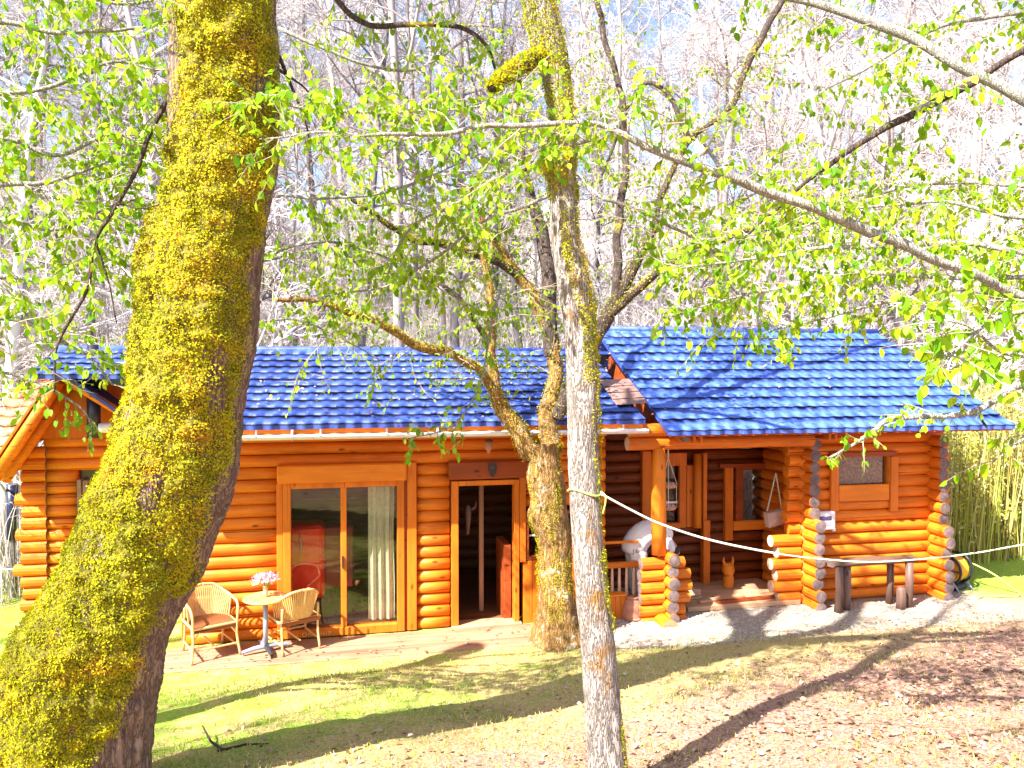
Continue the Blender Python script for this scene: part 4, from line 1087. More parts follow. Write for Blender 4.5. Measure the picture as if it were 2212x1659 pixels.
for sy in (-1, 1): loft(mb, [ering(Vector((.36, sy * .14, 1.08)), Vector((.1, sy * .3, -.4)), .11, .12, 14), ering(Vector((.42, sy * .215, .96)), Vector((.05, sy * .1, -1)), .085, .095, 14), ering(Vector((.455, sy * .232, .82)), Vector((.06, 0, -1)), .075, .085, 14)])
o = mb.build('shirt', CLOTHW, man, sm=True); ms = o.modifiers.new('sub', 'SUBSURF'); ms.levels = 1; ms.render_levels = 2
mb = MB()
for sy in (-1, 1):
    loft(mb, [ering(Vector((-.03, sy * .075, .92)), Vector((0, 0, -1)), .14, .17, 14), ering(Vector((-.02, sy * .10, .74)), Vector((0, 0, -1)), .12, .14, 14), ering(Vector((.02 - .02 * sy, sy * .12, .44)), Vector((0, 0, -1)), .08, .09, 14), ering(Vector((-.01, sy * .12, .10)), Vector((0, 0, -1)), .065, .075, 14)])
o = mb.build('trousers', TROUSER, man, sm=True); ms = o.modifiers.new('sub', 'SUBSURF'); ms.levels = 1; ms.render_levels = 2
mb = MB(); rings = []
for a in np.linspace(0.15, 1.75, 7): rings.append(ering(head + Vector((-.05 + .10 * (1 - math.cos(a)) * .6, 0, .02 - .05 * (1 - math.cos(a)))), Vector((1, 0, -.9)), .104 * math.sin(a) + .012, .108 * math.sin(a) + .012, 14))
loft(mb, rings); mb.build('hair', HAIR, man, sm=True)
mb = MB()
for sy in (-1, 1):
    mb.tube([(-.06, sy * .12, .045), (.05, sy * .125, .045), (.16, sy * .13, .032)], [.045, .05, .035], 10, dome=.5)
mb.build('shoes', BLACK, man, sm=True)
uu, zz = uz(1364, 1187, .24)
text_mesh('shirt_print', "J hi", .085, INK, man, (uu - pu - .02, -.236, zz - .055 - .03), (R(84), 0, R(-6)), .002, 1.0)

# ------------------------------------------------------------------ foreground trees
def trunk_mesh(outline, d, n, step, rough, seed, extra_up=None, depth_amp=0.0, fis=0.0):
    """outline: [(py, left px, right px)] top to bottom -> list of rings (centre, radius) in space"""
    q = spline([(l, y, r) for y, l, r in outline], 14)
    C = []; Rr = []
    for l, y, r in q:
        p = at((l + r) / 2, y, d); C.append(p); Rr.append((r - l) / 2 / F * d)
    return C, Rr
def ring_trunk(name, C, Rr, n, mat, parent, rough, freq, seed, fis=0.0):
    V = []; m = len(C)
    for c, r in zip(C, Rr):
        for k in range(n):
            a = 2 * math.pi * k / n; dv = Vector((math.cos(a), math.sin(a), 0)); p = c + dv * r
            s = 1 + rough * mnoise.fractal(Vector((p.x * freq + seed, p.y * freq, p.z * freq * .6)), 1.0, 2.0, 4)
            if fis:
                w = mnoise.noise(Vector((p.x * 22 + seed, p.y * 22, p.z * 5.5))); s += fis * (-abs(w) * 2 + .5)
            V.append(c + dv * (r * s))
    i = np.arange(m * n).reshape(m, n); j = np.roll(i, -1, 1)
    f = np.stack([i[:-1], i[1:], j[1:], j[:-1]], -1).reshape(-1, 4)
    return np_mesh(name, [tuple(p) for p in V], f, mat, parent, sm=True), V
def moss_h(p):
    return max(-.016, .045 * mnoise.fractal(p * 6.5, .8, 2.1, 4))
def moss_tufts(name, C, Rr, N, keep, size, parent, mat, rough, freq, seed, rg, lift=.012, mat_h=False):
    """small overlapping moss blades scattered over a trunk"""
    C = np.array([tuple(c) for c in C]); Rr = np.array(Rr); m = len(C)
    seg = np.linalg.norm(np.diff(C, axis=0), axis=1) * Rr[:-1]; cum = np.cumsum(seg) / seg.sum()
    P = []; D = []; Nn = []; S = []
    cnt = 0; tries = 0
    while cnt < N and tries < N * 4:
        tries += 1
        i = int(np.searchsorted(cum, rg.random())); i = min(i, m - 2); t = rg.random()
        c = C[i] * (1 - t) + C[i + 1] * t; r = Rr[i] * (1 - t) + Rr[i + 1] * t
        a = rg.uniform(-math.pi, math.pi)
        if not keep(a, c, rg): continue
        p0 = Vector((c[0] + math.cos(a) * r, c[1] + math.sin(a) * r, c[2]))
        s = 1 + rough * mnoise.fractal(Vector((p0.x * freq + seed, p0.y * freq, p0.z * freq * .6)), 1.0, 2.0, 4)
        cl = .5 + .5 * mnoise.noise(p0 * 9.0)
        hole = mnoise.noise(p0 * 13.0 + Vector((2, 7, 1))) + .6 * mnoise.noise(p0 * 4.0 + Vector((8, 1, 5)))
        if hole < (-.62 if mat_h else -.42) and rg.random() < .8: continue
        rr = r * s + (lift * rg.random() + lift * 3.0 * max(0, hole)) * rg.uniform(.6, 1) if not mat_h else r * s + moss_h(Vector((c[0] + math.cos(a) * r, c[1] + math.sin(a) * r, c[2]))) + .020 + lift * rg.uniform(-.3, 1)
        rad = np.array([math.cos(a), math.sin(a), 0]); tan = np.array([-math.sin(a), math.cos(a), 0]); up = np.array([0, 0, 1.0])
        dvec = rad * rg.uniform(.15, .8) + tan * rg.normal(0, .7) + up * rg.normal(-.25, .6)
        P.append((c[0] + rad[0] * rr, c[1] + rad[1] * rr, c[2])); D.append(dvec); Nn.append(rad + rg.normal(0, .35, 3)); S.append(rg.uniform(*size) * (.7 + .6 * cl)); cnt += 1
    v, f = leaf_arrays(P, D, Nn, S, W=.55)
    return np_mesh(name, v, f, mat, parent)

# the big mossy trunk
MD = 5.2
mo = [(-420, 350, 590), (-200, 360, 596), (0, 372, 590), (120, 380, 594), (220, 382, 596), (320, 372, 592), (430, 350, 581), (560, 322, 562), (640, 315, 552), (720, 308, 541), (850, 280, 523), (960, 260, 511), (1060, 218, 493), (1150, 184, 464), (1250, 132, 422), (1340, 74, 384), (1440, 28, 343), (1540, 20, 321), (1640, 6, 304), (1720, -30, 310), (1800, -90, 340)]
mossy = thing('mossy_tree', 'big leaning foreground tree trunk thickly covered in yellow moss', 'tree', (0, 0, 0))
C, Rr = trunk_mesh(mo, MD, 96, .03, .1, 3)
# denser rings
C2 = []; R2 = []
for i in range(len(C) - 1):
    for k in range(2): C2.append(C[i].lerp(C[i + 1], k / 2)); R2.append(Rr[i] * (1 - k / 2) + Rr[i + 1] * k / 2)
C, Rr = C2, R2
ring_trunk('trunk', C, Rr, 128, BARK_OLD, mossy, .11, 2.3, 3, .05)
def sstep(a, b, x):
    t = min(1, max(0, (x - a) / (b - a))); return t * t * (3 - 2 * t)
def mask_m(a, z):
    # facing the camera is about a=-64 degrees, the sun side lies to the left of that
    q = mnoise.noise(Vector((math.cos(a) * 1.2, z * 1.1, math.sin(a) * 1.2)))
    q2 = mnoise.noise(Vector((math.cos(a) * 3.5, z * 3.3, 7)))
    edge = -R(12) + q * .40 + q2 * .35 - (.25 if z < 2.2 else 0) + (.1 if z > 4.5 else 0)
    if z < 1.75: edge -= .35 * (1.75 - z) * 2.2
    if a > R(70): m = sstep(R(70), R(85), a)
    else: m = sstep(edge + .10, edge - .16, a) if False else 1 - sstep(edge - .16, edge + .10, a)
    if z > 4.75:
        lim_ = R(-139) + (z - 4.75) * .16 + q * .2
        if a > R(110): m = 0
        elif a < lim_ + .12: m *= sstep(lim_ - .1, lim_ + .12, a)
    bare = mnoise.noise(Vector((math.cos(a) * 2 + 3, z * 1.9, math.sin(a) * 2)))
    return m * (1 - .75 * sstep(.45, .62, bare))
def keep_m(a, c, rg): return rg.random() < mask_m(a, c[2])
def moss_mat(name, C, Rr, n, mask, parent, rough, freq, seed):
    V = []; m = len(C)
    for c, r in zip(C, Rr):
        for k in range(n):
            a = -math.pi + 2 * math.pi * (k + .5) / n; dv = Vector((math.cos(a), math.sin(a), 0)); p = c + dv * r
            s_ = 1 + rough * mnoise.fractal(Vector((p.x * freq + seed, p.y * freq, p.z * freq * .6)), 1.0, 2.0, 4)
            k_ = mask(a, c.z)
            V.append(c + dv * (r * s_ - .03 + k_ * (.050 + moss_h(p) + .006 * mnoise.noise(p * 45.0))))
    i = np.arange(m * n).reshape(m, n); j = np.roll(i, -1, 1)
    f = np.stack([i[:-1], i[1:], j[1:], j[:-1]], -1).reshape(-1, 4)
    return np_mesh(name, [tuple(p) for p in V], f, MOSS_DEEP, parent, sm=False)
def dense(C, Rr, k):
    C2 = []; R2 = []
    for i in range(len(C) - 1):
        for j in range(k): C2.append(C[i].lerp(C[i + 1], j / k)); R2.append(Rr[i] * (1 - j / k) + Rr[i + 1] * j / k)
    return C2 + [C[-1]], R2 + [Rr[-1]]
C3, R3 = dense(C, Rr, 1)
mat_o = moss_mat('moss', C3, R3, 220, mask_m, mossy, .11, 2.3, 3)
moss_tufts('moss_fronds', C, Rr, 150000, keep_m, (.008, .022), mat_o, MOSS, .11, 2.3, 3, np.random.default_rng(5), .014, True)
palepatch = MB()
lim = [((600, 120, 10, 5.3), (640, 210, 6, 5.4), (668, 300, 4, 5.4)), ((598, 150, 8, 5.3), (660, 190, 4, 5.5), (700, 260, 3, 5.6))]
for q in lim:
    P, r_ = traced(q, 5, .02); mb = MB(); mb.tube(P, r_, 6, caps=False); mb.build('twig', BARK_DARK, mossy, sm=True)
P, r_ = traced([(392, 165, 14, 5.15), (365, 200, 13, 5.1), (310, 330, 10, 5.0), (250, 445, 9, 4.95), (205, 520, 8, 4.9), (185, 620, 7, 4.9), (125, 745, 6, 4.9), (118, 850, 4, 4.9)], 6, .02)
mb = MB(); mb.tube(P, r_, 7, caps=False); tw = MB(); lv = Leaves(); rr_ = random.Random(21)
leafy(tw, lv, P, rr_, .16, (.2, .6), (.05, .08), 1, .075, .3, bare=.25)
for q in [((250, 440, 5, 4.95), (300, 450, 4, 4.9), (345, 442, 3, 4.9)), ((205, 520, 6, 4.9), (230, 600, 4, 4.9), (250, 700, 3, 4.85))]:
    P, r_ = traced(q, 5, .015); mb.tube(P, r_, 5, caps=False)
mb.build('hanging_branch', BARK_DARK, mossy, sm=True); tw.build('twigs', TWIG, mossy); lv.build('leaves', LEAF, mossy)

# the slimmer trunk in the middle
SD = 4.9
so = [(-420, 1090, 1165), (-200, 1112, 1180), (0, 1131, 1196), (100, 1152, 1217), (200, 1178, 1233), (270, 1189, 1241), (330, 1180, 1245), (352, 1165, 1244), (375, 1176, 1244), (420, 1187, 1246), (520, 1191, 1251), (620, 1206, 1276), (720, 1220, 1289), (830, 1225, 1292), (1000, 1226, 1294), (1200, 1238, 1306), (1400, 1255, 1330), (1550, 1264, 1345), (1640, 1270, 1354), (1700, 1262, 1366), (1760, 1225, 1400)]
slim = thing('slim_tree', 'slim straight tree trunk, pale bark on one side and golden moss on the other', 'tree', (0, 0, 0))
C, Rr = trunk_mesh(so, SD, 40, .03, .05, 8)
ring_trunk('trunk', C, Rr, 56, BARK_PALE, slim, .07, 4.0, 8, .035)
def keep_s(a, c, rg):
    z = c[2]; q = mnoise.noise(Vector((math.cos(a) * 1.5, z * 1.3, math.sin(a) * 1.5 + 9)))
    if z > 4.75: return rg.random() < .9 if not (a > R(165) or a < R(-165)) else rg.random() < .4
    if z > 3.6: return (R(-112) + q * .9 < a < R(30)) and rg.random() < (.9 if z < 4.1 or q > 0 else .3)
    if z > 2.0: return (R(-62) + q * .8 < a < R(30)) and q > -.1 and rg.random() < .8
    return R(-75) + q * .8 < a < R(20) and rg.random() < .8 * (q > .12)
moss_tufts('moss', C, Rr, 34000, keep_s, (.006, .016), slim, MOSS, .07, 4.0, 8, np.random.default_rng(6), .012)
mb = MB(); P, r_ = traced([(1185, 120, 34, 4.9), (1150, 130, 36, 4.8), (1110, 152, 34, 4.65), (1080, 175, 28, 4.55), (1062, 192, 20, 4.5)], 6)
mb.tube(P, r_, 14, bump=.12, dome=.2); st = mb.build('broken_limb', BARK_DARK, slim, sm=True)
def keep_all(a, c, rg): return a > R(-60) or a < R(-110)
def tube_moss(name, P, Rd, N, size, parent, rg, side=None):
    Pp = []; D = []; Nn = []; S = []
    for k in range(N):
        i = rg.integers(0, len(P) - 1); t = rg.random(); p = P[i].lerp(P[i + 1], t); r = Rd[i]
        ax = (P[i + 1] - P[i]).normalized(); o = Vector(rg.normal(0, 1, 3)); o.z = abs(o.z) if rg.random() < .85 else o.z; o -= ax * o.dot(ax); o.normalize()
        Pp.append(tuple(p + o * (r * 1.0 + .006 * rg.random()))); D.append(tuple(o * .5 + Vector(rg.normal(0, .6, 3)))); Nn.append(tuple(o + Vector(rg.normal(0, .4, 3)))); S.append(rg.uniform(*size))
    v, f = leaf_arrays(Pp, D, Nn, S, W=.55); return np_mesh(name, v, f, MOSS, parent)
tube_moss('moss', P, r_, 3500, (.009, .022), st, np.random.default_rng(8))
mb = MB(); P, r_ = traced([(1240, 590, 16, 4.9), (1200, 350, 10, 4.7), (1165, 365, 26, 4.6), (1150, 345, 8, 4.55)], 5); 
tube_moss('moss_cushion', [at(1170, 350, 4.75), at(1200, 345, 4.75), at(1230, 350, 4.75)], [.05, .07, .08], 2200, (.009, .022), slim, np.random.default_rng(9))

# the forked tree in front of the door
BD = 10.35
bo = [(955, 1122, 1214), (985, 1138, 1212), (1040, 1135, 1222), (1080, 1142, 1226), (1120, 1136, 1230), (1170, 1158, 1236), (1240, 1160, 1240), (1300, 1160, 1246), (1335, 1154, 1254), (1375, 1142, 1270), (1425, 1130, 1290)]
fork = thing('forked_tree', 'lichen-spotted tree with spreading limbs growing right in front of the cabin', 'tree', (0, 0, 0))
C, Rr = trunk_mesh(bo, BD, 40, .03, .05, 12)
Rr = [x * .93 for x in Rr]
ring_trunk('trunk', C, Rr, 60, BARK_BACK, fork, .09, 3.0, 12, .05)
def keep_f(a, c, rg):
    q = mnoise.noise(Vector((math.cos(a) * 1.5, c[2] * 1.5, math.sin(a) * 1.5 + 2))); return q > .08 and rg.random() < .9
moss_tufts('moss', C, Rr, 9000, keep_f, (.007, .018), fork, MOSS, .09, 3.0, 12, np.random.default_rng(16), .02)
limbs = [
 [(1150, 985, 60, 10.3), (1118, 925, 48, 10.25), (1086, 885, 42, 10.2), (1068, 830, 34, 10.2), (1062, 740, 26, 10.2), (1056, 620, 20, 10.3), (1040, 520, 14, 10.4), (1010, 400, 9, 10.6)],
 [(1190, 975, 62, 10.35), (1180, 900, 50, 10.5), (1196, 830, 42, 10.7), (1196, 760, 38, 10.8), (1180, 690, 36, 10.9), (1120, 590, 28, 10.9), (1075, 530, 24, 10.9), (1040, 475, 16, 10.9), (1010, 430, 8, 11)],
 [(1190, 770, 40, 10.8), (1188, 640, 42, 10.9), (1172, 520, 36, 11), (1150, 430, 30, 11.1), (1128, 360, 20, 11.2), (1122, 250, 12, 11.3), (1100, 100, 8, 11.5)],
 [(1205, 900, 36, 10.4), (1260, 780, 40, 10.5), (1310, 690, 42, 10.5), (1350, 610, 32, 10.6), (1400, 520, 22, 10.7), (1440, 400, 18, 10.8), (1490, 300, 16, 11), (1570, 240, 14, 11.2), (1620, 130, 20, 11.4), (1690, 0, 16, 11.6), (1740, -100, 12, 11.8)],
 [(1330, 650, 26, 10.5), (1335, 520, 24, 10.7), (1345, 420, 22, 10.9), (1350, 330, 18, 11), (1340, 200, 16, 11.2), (1300, 60, 16, 11.4), (1285, -60, 12, 11.5)],
 [(1086, 885, 34, 10.2), (1040, 800, 22, 9.9), (960, 760, 26, 9.6), (880, 735, 24, 9.3), (800, 690, 20, 9.0), (700, 655, 16, 8.7), (600, 640, 12, 8.4)],
 [(1120, 590, 24, 10.9), (1000, 535, 20, 10.4), (900, 520, 16, 10.0), (800, 455, 12, 9.6), (720, 410, 8, 9.4)],
 [(1310, 690, 24, 10.5), (1420, 590, 20, 10.0), (1540, 520, 16, 9.4), (1680, 490, 12, 9.0), (1800, 470, 8, 8.8)],
 [(1490, 300, 14, 11), (1430, 190, 12, 11), (1370, 210, 9, 11.2), (1300, 380, 6, 11.4)],
 [(1062, 740, 16, 10.2), (960, 620, 12, 10), (800, 580, 8, 9.8), (720, 540, 5, 9.7)],
]
tw = MB(); lv = Leaves(); rr_ = random.Random(31)
for k, q in enumerate(limbs):
    P, r_ = traced([(a_, b_, c_ * .86, d_ + .05) for a_, b_, c_, d_ in q], 6, .05); mb = MB(); mb.tube(P, [x * .92 for x in r_], 10, bump=.14, seed=k, caps=False)
    lb = mb.build('limb', BARK_DARK if k not in (0, 1, 5) else BARK_BACK, fork, sm=True)
    if k in (0, 1, 3, 5, 6, 7): tube_moss('moss', P[:int(len(P) * .85)], r_, 2000, (.012, .028), lb, np.random.default_rng(40 + k))
    leafy(tw, lv, P, rr_, .30, (.4, 1.2), (.045, .085), 2, .13, .3, start=.25, r0=.007, bare=.25)
tw.build('twigs', TWIG, fork); lv.build('leaves', LEAFD, fork)

def tree_top(root, p, r, spread, seed, mat):
    rg_ = random.Random(seed); mb = MB(); lv = Leaves(); tw = MB()
    for k in range(4):
        a = k * 1.57 + rg_.uniform(-.4, .4); d = Vector((math.cos(a) * spread, math.sin(a) * spread, 1)).normalized()
        pts = [Vector(p) - d * .1]; 
        for i in range(7):
            d = (d + rv(rg_, .14) + Vector((0, 0, .05))).normalized(); pts.append(pts[-1] + d * .55)
        mb.tube(pts, [r * .62 * (1 - .8 * i / 7) for i in range(8)], 9, bump=.1, seed=k, caps=False)
        for i in range(2, 8):
            for j in range(2):
                s_ = rv(rg_); dd = (d * .5 + s_.normalized()).normalized()
                twig(tw, lv, pts[i], dd, rg_.uniform(.6, 1.5), .012, rg_, (.05, .085), 2, .16, .2, .3)
    mb.build('crown_limbs', mat, root, sm=True); tw.build('twigs', TWIG, root); lv.build('leaves', LEAF, root)
tree_top(mossy, at(472, -415, MD), 245 / 2 / F * MD, .75, 5, BARK_OLD)
tree_top(slim, at(1128, -415, SD), 75 / 2 / F * SD, .8, 6, BARK_PALE)

# leafy branches that reach into the picture from trees at its edges ----------------------
def branch_tree(name, label, trunk_pts, trunk_r, groups, seed, mats=(LIMB, TWIG, LEAF), leafk=None):
    t = thing(name, label, 'tree', (0, 0, 0)); rr_ = random.Random(seed)
    if trunk_pts:
        mb = MB(); mb.tube(spline(trunk_pts, 6), [trunk_r] * (len(trunk_pts) * 6 - 5), 20, bump=.1, caps=False); mb.build('trunk', BARK_OLD, t, sm=True)
    for q, kw in groups:
        P, r_ = traced(q, 7, .03); mb = MB(); mb.tube(P, r_, 9, bump=.10, seed=seed, caps=True)
        kw = dict(kw); mt = kw.pop('mat', mats[0]); lb = mb.build('branch', mt, t, sm=True)
        lf = kw.pop('leaf', mats[2])
        tw = MB(); lv = Leaves(); args = dict(every=.16, tl=(.25, .75), size=(.05, .08), sub=1, dens=.075, droop=.3); args.update(kw)
        if args.pop('no', False): continue
        leafy(tw, lv, P, rr_, **args)
        if tw.v: tw.build('twigs', mats[1], lb)
        if lv.P: lv.build('leaves', lf, lb)
    return t
tr = at(2640, 900, 4.6)
g0 = gz1(tr.x, tr.y)
right_pts = [(tr.x + .1, tr.y, g0 - .2), (tr.x, tr.y, 2.6), (tr.x - .03, tr.y + .05, 4.4), (tr.x + .1, tr.y, 6.5)]
branch_tree('overhanging_beech', 'fresh-leaved beech reaching pale smooth branches in from the right edge', right_pts, .20, [
 ([(2640, 830, 40, 4.6), (2400, 720, 34, 4.55), (2212, 635, 22, 4.5), (2050, 570, 20, 4.4), (1900, 512, 23, 4.35), (1760, 448, 22, 4.3), (1600, 392, 21, 4.25), (1480, 350, 19, 4.2), (1400, 318, 17, 4.2), (1330, 285, 14, 4.2), (1285, 268, 12, 4.2), (1180, 268, 12, 4.2), (1060, 272, 11, 4.25), (960, 288, 10, 4.3), (880, 292, 9, 4.3), (760, 286, 7, 4.35), (640, 290, 5, 4.4), (560, 300, 3, 4.45)], dict(every=.085, tl=(.15, .5), dens=.065, start=.22, size=(.042, .068), droop=.15)),
 ([(2640, 380, 44, 4.6), (2400, 300, 38, 4.7), (2212, 212, 26, 4.8), (2120, 165, 23, 4.85), (2040, 122, 21, 4.9), (1950, 78, 23, 5.0), (1850, 35, 20, 5.1), (1760, 8, 16, 5.2), (1690, -2, 12, 5.3), (1600, -30, 8, 5.4)], dict(every=.19, tl=(.2, .7), start=.3)),
 ([(2640, 120, 30, 4.6), (2300, 90, 22, 5.0), (2212, 108, 15, 5.2), (2090, 182, 15, 5.3), (1990, 240, 18, 5.4), (1900, 285, 15, 5.5), (1800, 350, 11, 5.6), (1700, 430, 8, 5.7), (1600, 520, 5, 5.8)], dict(mat=BARK_DARK, every=.17, tl=(.2, .7), start=.3)),
 ([(2640, 760, 26, 4.6), (2400, 780, 22, 4.5), (2212, 832, 17, 4.4), (2160, 860, 15, 4.35), (2110, 886, 14, 4.3), (2030, 900, 13, 4.3), (1930, 905, 12, 4.25), (1890, 930, 9, 4.25), (1850, 962, 7, 4.2), (1800, 992, 4, 4.2)], dict(every=.085, tl=(.08, .20), dens=.04, sub=0, size=(.035, .055), start=.42)),
 ([(2125, 880, 7, 4.3), (2128, 905, 6, 4.3), (2138, 925, 5, 4.28), (2142, 942, 3, 4.25)], dict(no=True, mat=BARK_DARK)),
 ([(2640, 560, 28, 4.6), (2400, 560, 20, 4.6), (2212, 545, 14, 4.7), (2050, 520, 12, 4.9), (1900, 530, 10, 5.0), (1750, 540, 8, 5.1), (1600, 560, 6, 5.2), (1430, 590, 4, 5.3)], dict(every=.10, tl=(.2, .6), start=.2)),
 ([(2640, 700, 26, 4.6), (2400, 690, 16, 4.8), (2212, 660, 11, 5.2), (2050, 630, 9, 5.4), (1880, 660, 7, 5.5), (1750, 690, 5, 5.6), (1660, 720, 4, 5.6)], dict(every=.14, tl=(.2, .6), start=.15)),
 ([(2640, 640, 24, 4.6), (2420, 640, 15, 4.2), (2250, 660, 11, 3.9), (2150, 690, 9, 3.8), (2080, 740, 6, 3.75), (2040, 790, 4, 3.7)], dict(every=.10, tl=(.15, .45), size=(.06, .095), start=.3)),
 ([(2640, 900, 22, 4.6), (2420, 900, 12, 4.3), (2280, 930, 8, 4.1), (2190, 960, 5, 4.0), (2150, 1000, 3, 4.0)], dict(every=.18, tl=(.1, .3), size=(.06, .09), start=.4, sub=0)),
 ([(2640, 600, 22, 4.6), (2400, 610, 15, 4.5), (2212, 600, 11, 4.6), (2050, 600, 9, 4.8), (1880, 590, 8, 5.0), (1700, 620, 6, 5.2), (1540, 660, 4, 5.3), (1440, 690, 3, 5.4)], dict(every=.10, tl=(.2, .55), start=.2)),
 ([(2640, 500, 22, 4.6), (2400, 490, 14, 4.8), (2212, 470, 10, 5.0), (2050, 440, 8, 5.2), (1880, 450, 6, 5.4), (1680, 500, 4, 5.5), (1500, 520, 3, 5.6)], dict(every=.12, tl=(.2, .6), start=.2)),
 ([(2640, 680, 18, 4.4), (2400, 740, 12, 4.0), (2250, 770, 9, 3.9), (2160, 760, 7, 3.85), (2080, 700, 5, 3.8), (2010, 690, 3, 3.8)], dict(every=.10, tl=(.15, .45), size=(.06, .09), start=.35)),
 ([(2640, 430, 22, 4.6), (2400, 420, 15, 5.2), (2212, 400, 11, 5.8), (2050, 390, 9, 6.2), (1880, 420, 7, 6.4), (1700, 470, 4, 6.6)], dict(every=.16, tl=(.25, .8), start=.15, leaf=LEAFD)),
 ([(2640, 40, 22, 4.6), (2400, 0, 15, 5.6), (2212, 30, 11, 6.2), (2050, 50, 9, 6.5), (1900, 130, 6, 6.6), (1780, 200, 4, 6.8)], dict(every=.2, tl=(.25, .8), start=.15, leaf=LEAFD)),
], 51)
tl_ = at(-420, 900, 5.6); g0 = gz1(tl_.x, tl_.y)
left_pts = [(tl_.x, tl_.y, g0 - .2), (tl_.x + .05, tl_.y, 2.8), (tl_.x, tl_.y + .05, 4.6), (tl_.x - .1, tl_.y, 6.8)]
def fromleft(y0, ys, d0, w=14): return [(-420, y0, w * 1.6, 5.6)] + [(x, y, max(2.5, w * (1 - k / (len(ys) + .5))), d0 + .06 * k) for k, (x, y) in enumerate(ys)]
branch_tree('leafy_branch_tree', 'fresh-leaved tree reaching thin drooping branches in from the left edge', left_pts, .16, [
 (fromleft(180, [(-150, 60), (0, 45), (150, 70), (290, 60), (370, 40)], 5.2), dict(every=.13, start=.2)),
 (fromleft(260, [(-150, 200), (0, 205), (120, 180), (240, 130), (350, 150)], 5.0), dict(every=.15, start=.2)),
 (fromleft(420, [(-150, 330), (0, 300), (130, 330), (250, 290), (350, 300)], 5.3), dict(every=.16, start=.2)),
 (fromleft(520, [(-150, 420), (0, 400), (120, 390), (230, 345), (330, 330)], 5.0), dict(every=.12, start=.2)),
 (fromleft(620, [(-150, 520), (0, 480), (120, 500), (220, 450), (310, 430)], 5.2), dict(every=.12, start=.2)),
 (fromleft(760, [(-150, 640), (0, 600), (100, 610), (200, 560), (290, 580)], 5.4), dict(every=.15, start=.2)),
 (fromleft(820, [(-150, 720), (0, 690), (100, 720), (190, 770), (240, 830)], 6.0), dict(every=.15, start=.25, size=(.05, .08))),
 (fromleft(900, [(-150, 800), (0, 800), (80, 830), (170, 880), (200, 920)], 6.2, 9), dict(every=.2, start=.35, size=(.05, .08), tl=(.12, .35))),
 (fromleft(60, [(-150, -60), (0, -40), (150, -10), (300, 10), (400, -40)], 5.6), dict(every=.13, start=.2)),
], 61)
# branches over the middle, hanging from a tree behind the slim trunk
bt = at(690, -560, 7.6)
branch_tree('hanging_leaf_tree', 'thin small-leaved hanging branches between the two foreground trunks', None, .1, [
 ([(640, -200, 16, 6.6), (720, -20, 13, 6.5), (790, 45, 12, 6.5), (880, 52, 12, 6.4), (1000, 62, 10, 6.4), (1050, 100, 8, 6.4), (1068, 150, 5, 6.4)], dict(mat=BARK_DARK, every=.4, tl=(.2, .5))),
 ([(1285, 300, 8, 5.2), (1200, 330, 7, 5.4), (1080, 380, 7, 5.7), (980, 440, 6, 6.0), (880, 500, 5, 6.3), (840, 600, 4, 6.5)], dict(every=.15, tl=(.2, .7))),
 ([(1200, 420, 8, 6.2), (1050, 480, 7, 6.4), (940, 560, 6, 6.6), (820, 620, 5, 6.8), (700, 640, 3, 7)], dict(every=.15, tl=(.2, .7), leaf=LEAFD)),
 ([(600, 420, 7, 6.5), (700, 430, 6, 6.5), (820, 420, 5, 6.6), (930, 380, 4, 6.6), (1040, 330, 3, 6.6)], dict(every=.13, tl=(.2, .7))),
 ([(560, 560, 7, 6.8), (680, 520, 6, 6.8), (800, 540, 5, 6.9), (920, 600, 4, 7.0), (1020, 660, 3, 7.0)], dict(every=.15, tl=(.2, .7), leaf=LEAFD)),
 ([(560, 700, 6, 7.2), (640, 690, 5, 7.2), (720, 720, 4, 7.3), (820, 780, 3, 7.4)], dict(every=.17, tl=(.2, .5), leaf=LEAFD)),
 ([(1080, 620, 6, 7.4), (1060, 700, 6, 7.2), (1050, 780, 5, 7.0), (1020, 860, 4, 6.9), (980, 915, 3, 6.8), (880, 950, 2.5, 6.7)], dict(every=.13, tl=(.12, .35), dens=.06)),
 ([(1300, 430, 7, 6.0), (1420, 470, 7, 6.2), (1560, 560, 6, 6.4), (1600, 640, 5, 6.5), (1560, 720, 4, 6.5)], dict(every=.13, tl=(.2, .6))),
 ([(560, 210, 7, 5.0), (700, 240, 6, 4.9), (850, 245, 5, 4.8), (1000, 235, 4, 4.7), (1120, 225, 3, 4.6)], dict(every=.08, tl=(.12, .45), dens=.055)),
 ([(600, 60, 9, 7.5), (760, 130, 7, 7.5), (900, 150, 6, 7.6), (1050, 60, 4, 7.8)], dict(every=.25, tl=(.3, .8), leaf=LEAFD)),
], 71)

# ------------------------------------------------------------------ the bare wood on the slope behind
def grow(mb, p, d, L, r, lvl, rg, kids, up=.06, wig=.16):
    n = 4 if lvl > 1 else 3
    pts = [Vector(p)]; d = Vector(d).normalized()
    for i in range(n):
        d = (d + Vector((rg.gauss(0, wig), rg.gauss(0, wig), rg.gauss(0, wig) + up))).normalized(); pts.append(pts[-1] + d * (L / n))
    mb.tube(pts, [r * (1 - .72 * i / n) for i in range(n + 1)], 5 if lvl > 2 else (4 if lvl == 2 else 3), caps=False)
    if lvl == 0: return
    for k in range(kids[lvl]):
        f = rg.uniform(.22, 1.0); q = f * n; i = min(n - 1, int(q)); pp = pts[i].lerp(pts[i + 1], q - i)
        t = (pts[i + 1] - pts[i]).normalized(); s = rv(rg); s -= t * s.dot(t); s.normalize()
        dd = t * rg.uniform(.45, .95) + s * rg.uniform(.6, 1.0)
        grow(mb, pp, dd, L * rg.uniform(.35, .62), r * (1 - .72 * f) * .62 + .002, lvl - 1, rg, kids, up, wig + .05)
